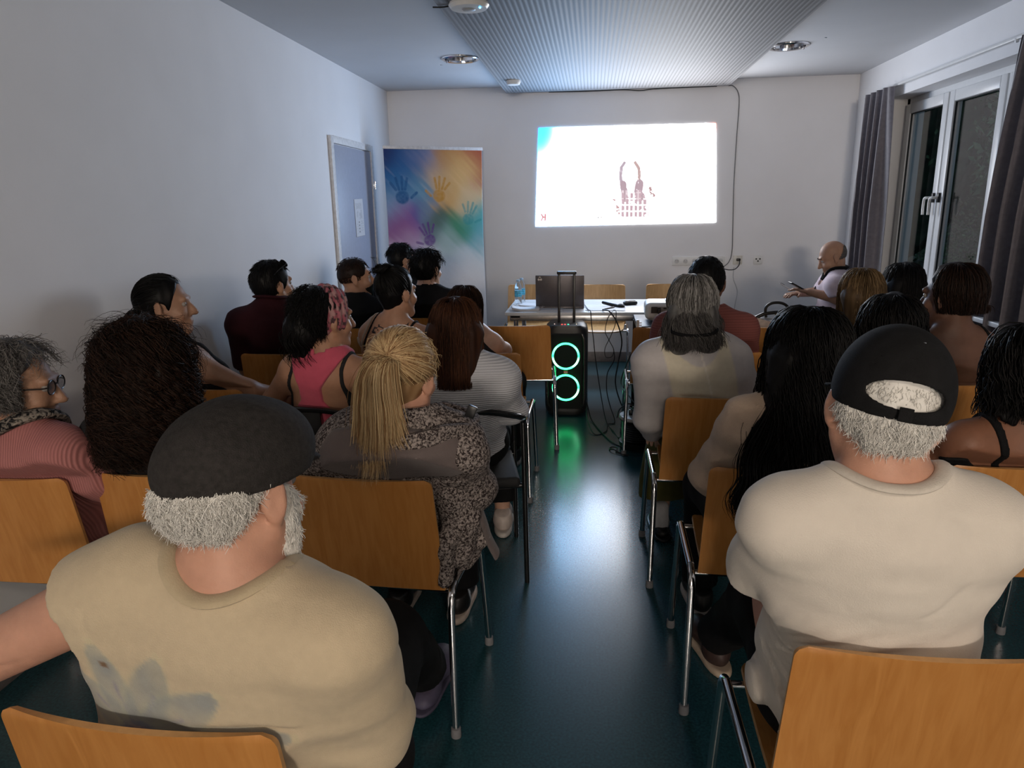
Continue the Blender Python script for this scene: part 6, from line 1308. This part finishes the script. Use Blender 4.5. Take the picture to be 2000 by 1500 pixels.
MB().lathe([(0, -.07), (.003, -.066), (.0042, -.055), (.0042, .05), (.0035, .062), (0, .064)], n=14).build('barrel', WHITEP, t); MB().tube([(.0045, 0, .058), (.0085, 0, .056), (.0085, 0, .02)], .0016, 6).build('clip', BLACKP, t)

# ---- 18..21 the right-hand block
p = Person('person with a dark blonde bob, in front of the man with the phone', (1.275, 3.60, 1.085), yaw=4, head=(6, 0, 0), hip=(1.28, 3.82), sw=.152, skin_m=SK['fair'], female=True, res=.009)
p.shirt('jumper', cloth('taupe', (.16, .14, .12)), .018, (1.9, 1.9), low=-.1, wr=.006, seed=63); p.trousers(CHAR); p.shoes()
p.hair(HM['dkblonde'], p.base(.016, front=.05, seed=64, ear=False, curtain=[((-.04, -.045, 0), (-.045, -.06, -.10), .065, .045, .04), ((.04, -.045, 0), (.045, -.06, -.10), .065, .045, .04)]), p.strands_hang(1100, .135, (.010, .026), 2.2, taper=.96, clump=.4, r=.0018, seed=65, tone=(.1, .8), Lr=.12))
p = Person('person with long dark hair and glasses pushed up, by the window', (1.760, 4.33, 1.045), yaw=4, head=(4, 0, 0), hip=(1.73, 4.57), sw=.150, skin_m=SK['olive'], female=True, res=.009)
p.shirt('top', BLK, .018, (1.2, 1.2), low=-.1, wr=.006, seed=66); p.trousers(BLK); p.shoes()
p.hair(HM['black'], p.base(.022, front=.055, seed=67, ear=False, curtain=[((-.045, -.045, 0), (-.06, -.06, -.24), .07, .06, .04), ((.045, -.045, 0), (.06, -.06, -.24), .07, .06, .04)]), p.strands_hang(1000, .27, (.014, .036), 2.2, taper=1.12, clump=.5, r=.002, seed=68, tone=(.1, .9), spread=.01))
p.glasses(GLASSM, LENS, pos=(0, .070, .108), tilt=.6)
p = Person('person with short dark hair and a bare dark back, by the right curtain', (1.385, 2.95, 1.160), yaw=10, head=(30, 2, 0), hip=(1.50, 3.16), sw=.152, skin_m=SK['deep'], female=True, res=.0075, neckdrop=.145)
p.shirt('camisole', BLK, .012, (0, 0), low=-.08, neck=.1, keep=lambda X: X[:, 2]-np.interp(np.abs(X[:, 0]), [0, .12, .16], [.18, .22, .30]), wr=.004)
strap(p, 'shoulder_strap', BLK, -.125, -.105, .011, .17, .42); strap(p, 'shoulder_strap', BLK, .145, .120, .008, .17, .42)
p.trousers(BLK); p.shoes('flat')
p.hair(HM['dkbrown'], p.base(.016, front=.045, slope=.5, nape=-.06, noise=.004, seed=69, ear=True), p.strands_hang(900, .055, (.010, .024), 1.9, taper=.85, r=.0017, seed=70, tone=(.1, .6), Lr=.2, back=.01), p.locks([[(.05, -.085, -.02), (.075, -.10, -.035), (.085, -.095, -.065)]], 70, .007, r=.0015, seed=71))
p = Person('person whose wavy black head shows just beyond the black cap', (1.062, 2.68, 1.070), yaw=2, head=(4, 0, 0), hip=(1.04, 2.87), sw=.155, skin_m=SK['olive'], female=True, res=.009)
p.shirt('top', cloth('greige', (.20, .18, .17)), .018, (1.2, 1.2), low=-.1, wr=.006, seed=72); p.trousers(BLK); p.shoes()
p.hair(HM['black'], p.base(.022, front=.05, noise=.008, seed=73, ear=False, curtain=[((0, -.05, 0), (0, -.07, -.12), .085, .07, .04)]), p.strands_hang(900, .17, (.014, .034), 2.2, taper=1.0, curl=.006, cf=2.5, r=.0018, seed=74, tone=(.1, .9), spread=.008))

# ---- 22 woman with very long black hair
p = Person('person with very long black hair falling over a beige knitted top', (.580, 1.99, 1.122), yaw=3, head=(2, 2, 2), hip=(.56, 2.16), sw=.158, skin_m=SK['fair'], female=True, res=.007, neckdrop=.13, elbow=((.365, 2.08, .74), (.80, 2.06, .74)), wrist=((.42, 2.33, .66), (.70, 2.33, .66)))
p.shirt('knitted_top', cloth('oat_knit', (.50, .375, .285), bump=.6, bscale=260), .022, (1.85, 1.85), low=-.10, neck=.080, wr=.012, seed=75, sg=.026, folds=lambda X: .005*np.sin(X[:, 2]*60+X[:, 0]*20)*(np.abs(X[:, 0]) > .15)); p.trousers(BLK); p.shoes('sneaker', mat('black_leather', (.012, .011, .011)), mat('sneaker_sole_white', (.5, .46, .43)))
p.hair(HM['black'], p.base(.018, front=.05, seed=76, ear=False, res=.006, curtain=[((-.045, -.05, 0), (-.075, -.075, -.17), .072, .055, .04), ((.045, -.05, 0), (.075, -.075, -.17), .072, .055, .04), ((-.085, -.085, -.17), (-.14, -.145, -.34), .050, .034, .03)]),
       p.strands_hang(2000, .29, (.012, .034), 2.1, 20, taper=1.28, clump=.6, r=.0016, seed=77, tone=(.05, .8), spread=.010, curl=.006, cf=2.0, back=.045, Lr=.25),
       p.locks([[(-.06, -.09, -.08), (-.11, -.125, -.18), (-.145, -.165, -.28), (-.145, -.175, -.37), (-.135, -.172, -.44)], [(-.08, -.08, -.08), (-.13, -.115, -.18), (-.165, -.160, -.28), (-.175, -.172, -.36), (-.165, -.17, -.42)], [(-.03, -.10, -.10), (-.07, -.14, -.20), (-.105, -.17, -.29), (-.105, -.178, -.37), (-.11, -.176, -.43)]], 380, .015, r=.0014, seed=78, curl=.009, cf=2.4, tone=(.05, .8)),
       p.locks([[(-.10, -.05, -.10), (-.15, -.10, -.18), (-.165, -.14, -.24), (-.14, -.16, -.30)], [(.08, -.08, -.12), (.085, -.14, -.22), (.105, -.16, -.29), (.075, -.165, -.30)], [(.10, -.07, -.14), (.14, -.12, -.23), (.15, -.15, -.29)]], 30, .010, r=.0009, seed=79, curl=.012, cf=1.6, tone=(.3, .6)))
p.glasses(mat('gold_frame', (.55, .40, .22), rough=.25, metal=1), LENS, pos=(0, .065, .112), tilt=.5, name='glasses')

# ---- 23 woman at the right edge
p = Person('person with dark hair and black straps on bare brown shoulders, right edge', (1.200, 2.08, 1.060), yaw=6, head=(8, 6, 0), hip=(1.21, 2.22), sw=.160, skin_m=SK['brown'], female=True, res=.0075, neckdrop=.13, arm=1.15, elbow=((.99, 2.16, .78), None))
p.shirt('camisole', BLK, .012, (0, 0), low=-.08, neck=.1, keep=lambda X: X[:, 2]-np.interp(np.abs(X[:, 0]), [0, .1, .17], [.19, .20, .27]), wr=.004)
for sg in (-1, 1): strap(p, 'shoulder_strap', BLK, sg*.075, sg*.120, .011, .16, .42)
MB().tube([p.NB+.02*p.u+.03*p.f+.088*math.cos(a)*p.r+.08*math.sin(a)*p.f-.012*math.sin(a)*p.u-p.o for a in np.linspace(0, 2*PI, 36)], .0035, 8).build('necklace', BLK, p.t)
p.trousers(BLK); p.shoes('flat')
p.hair(HM['black'], p.base(.022, front=.05, noise=.008, seed=80, ear=False, curtain=[((-.05, -.03, 0), (-.085, -.03, -.10), .06, .045, .04)]), p.strands_hang(900, .12, (.014, .04), 2.1, taper=1.1, curl=.008, cf=2.4, r=.0018, seed=81, tone=(.1, .9), spread=.012))
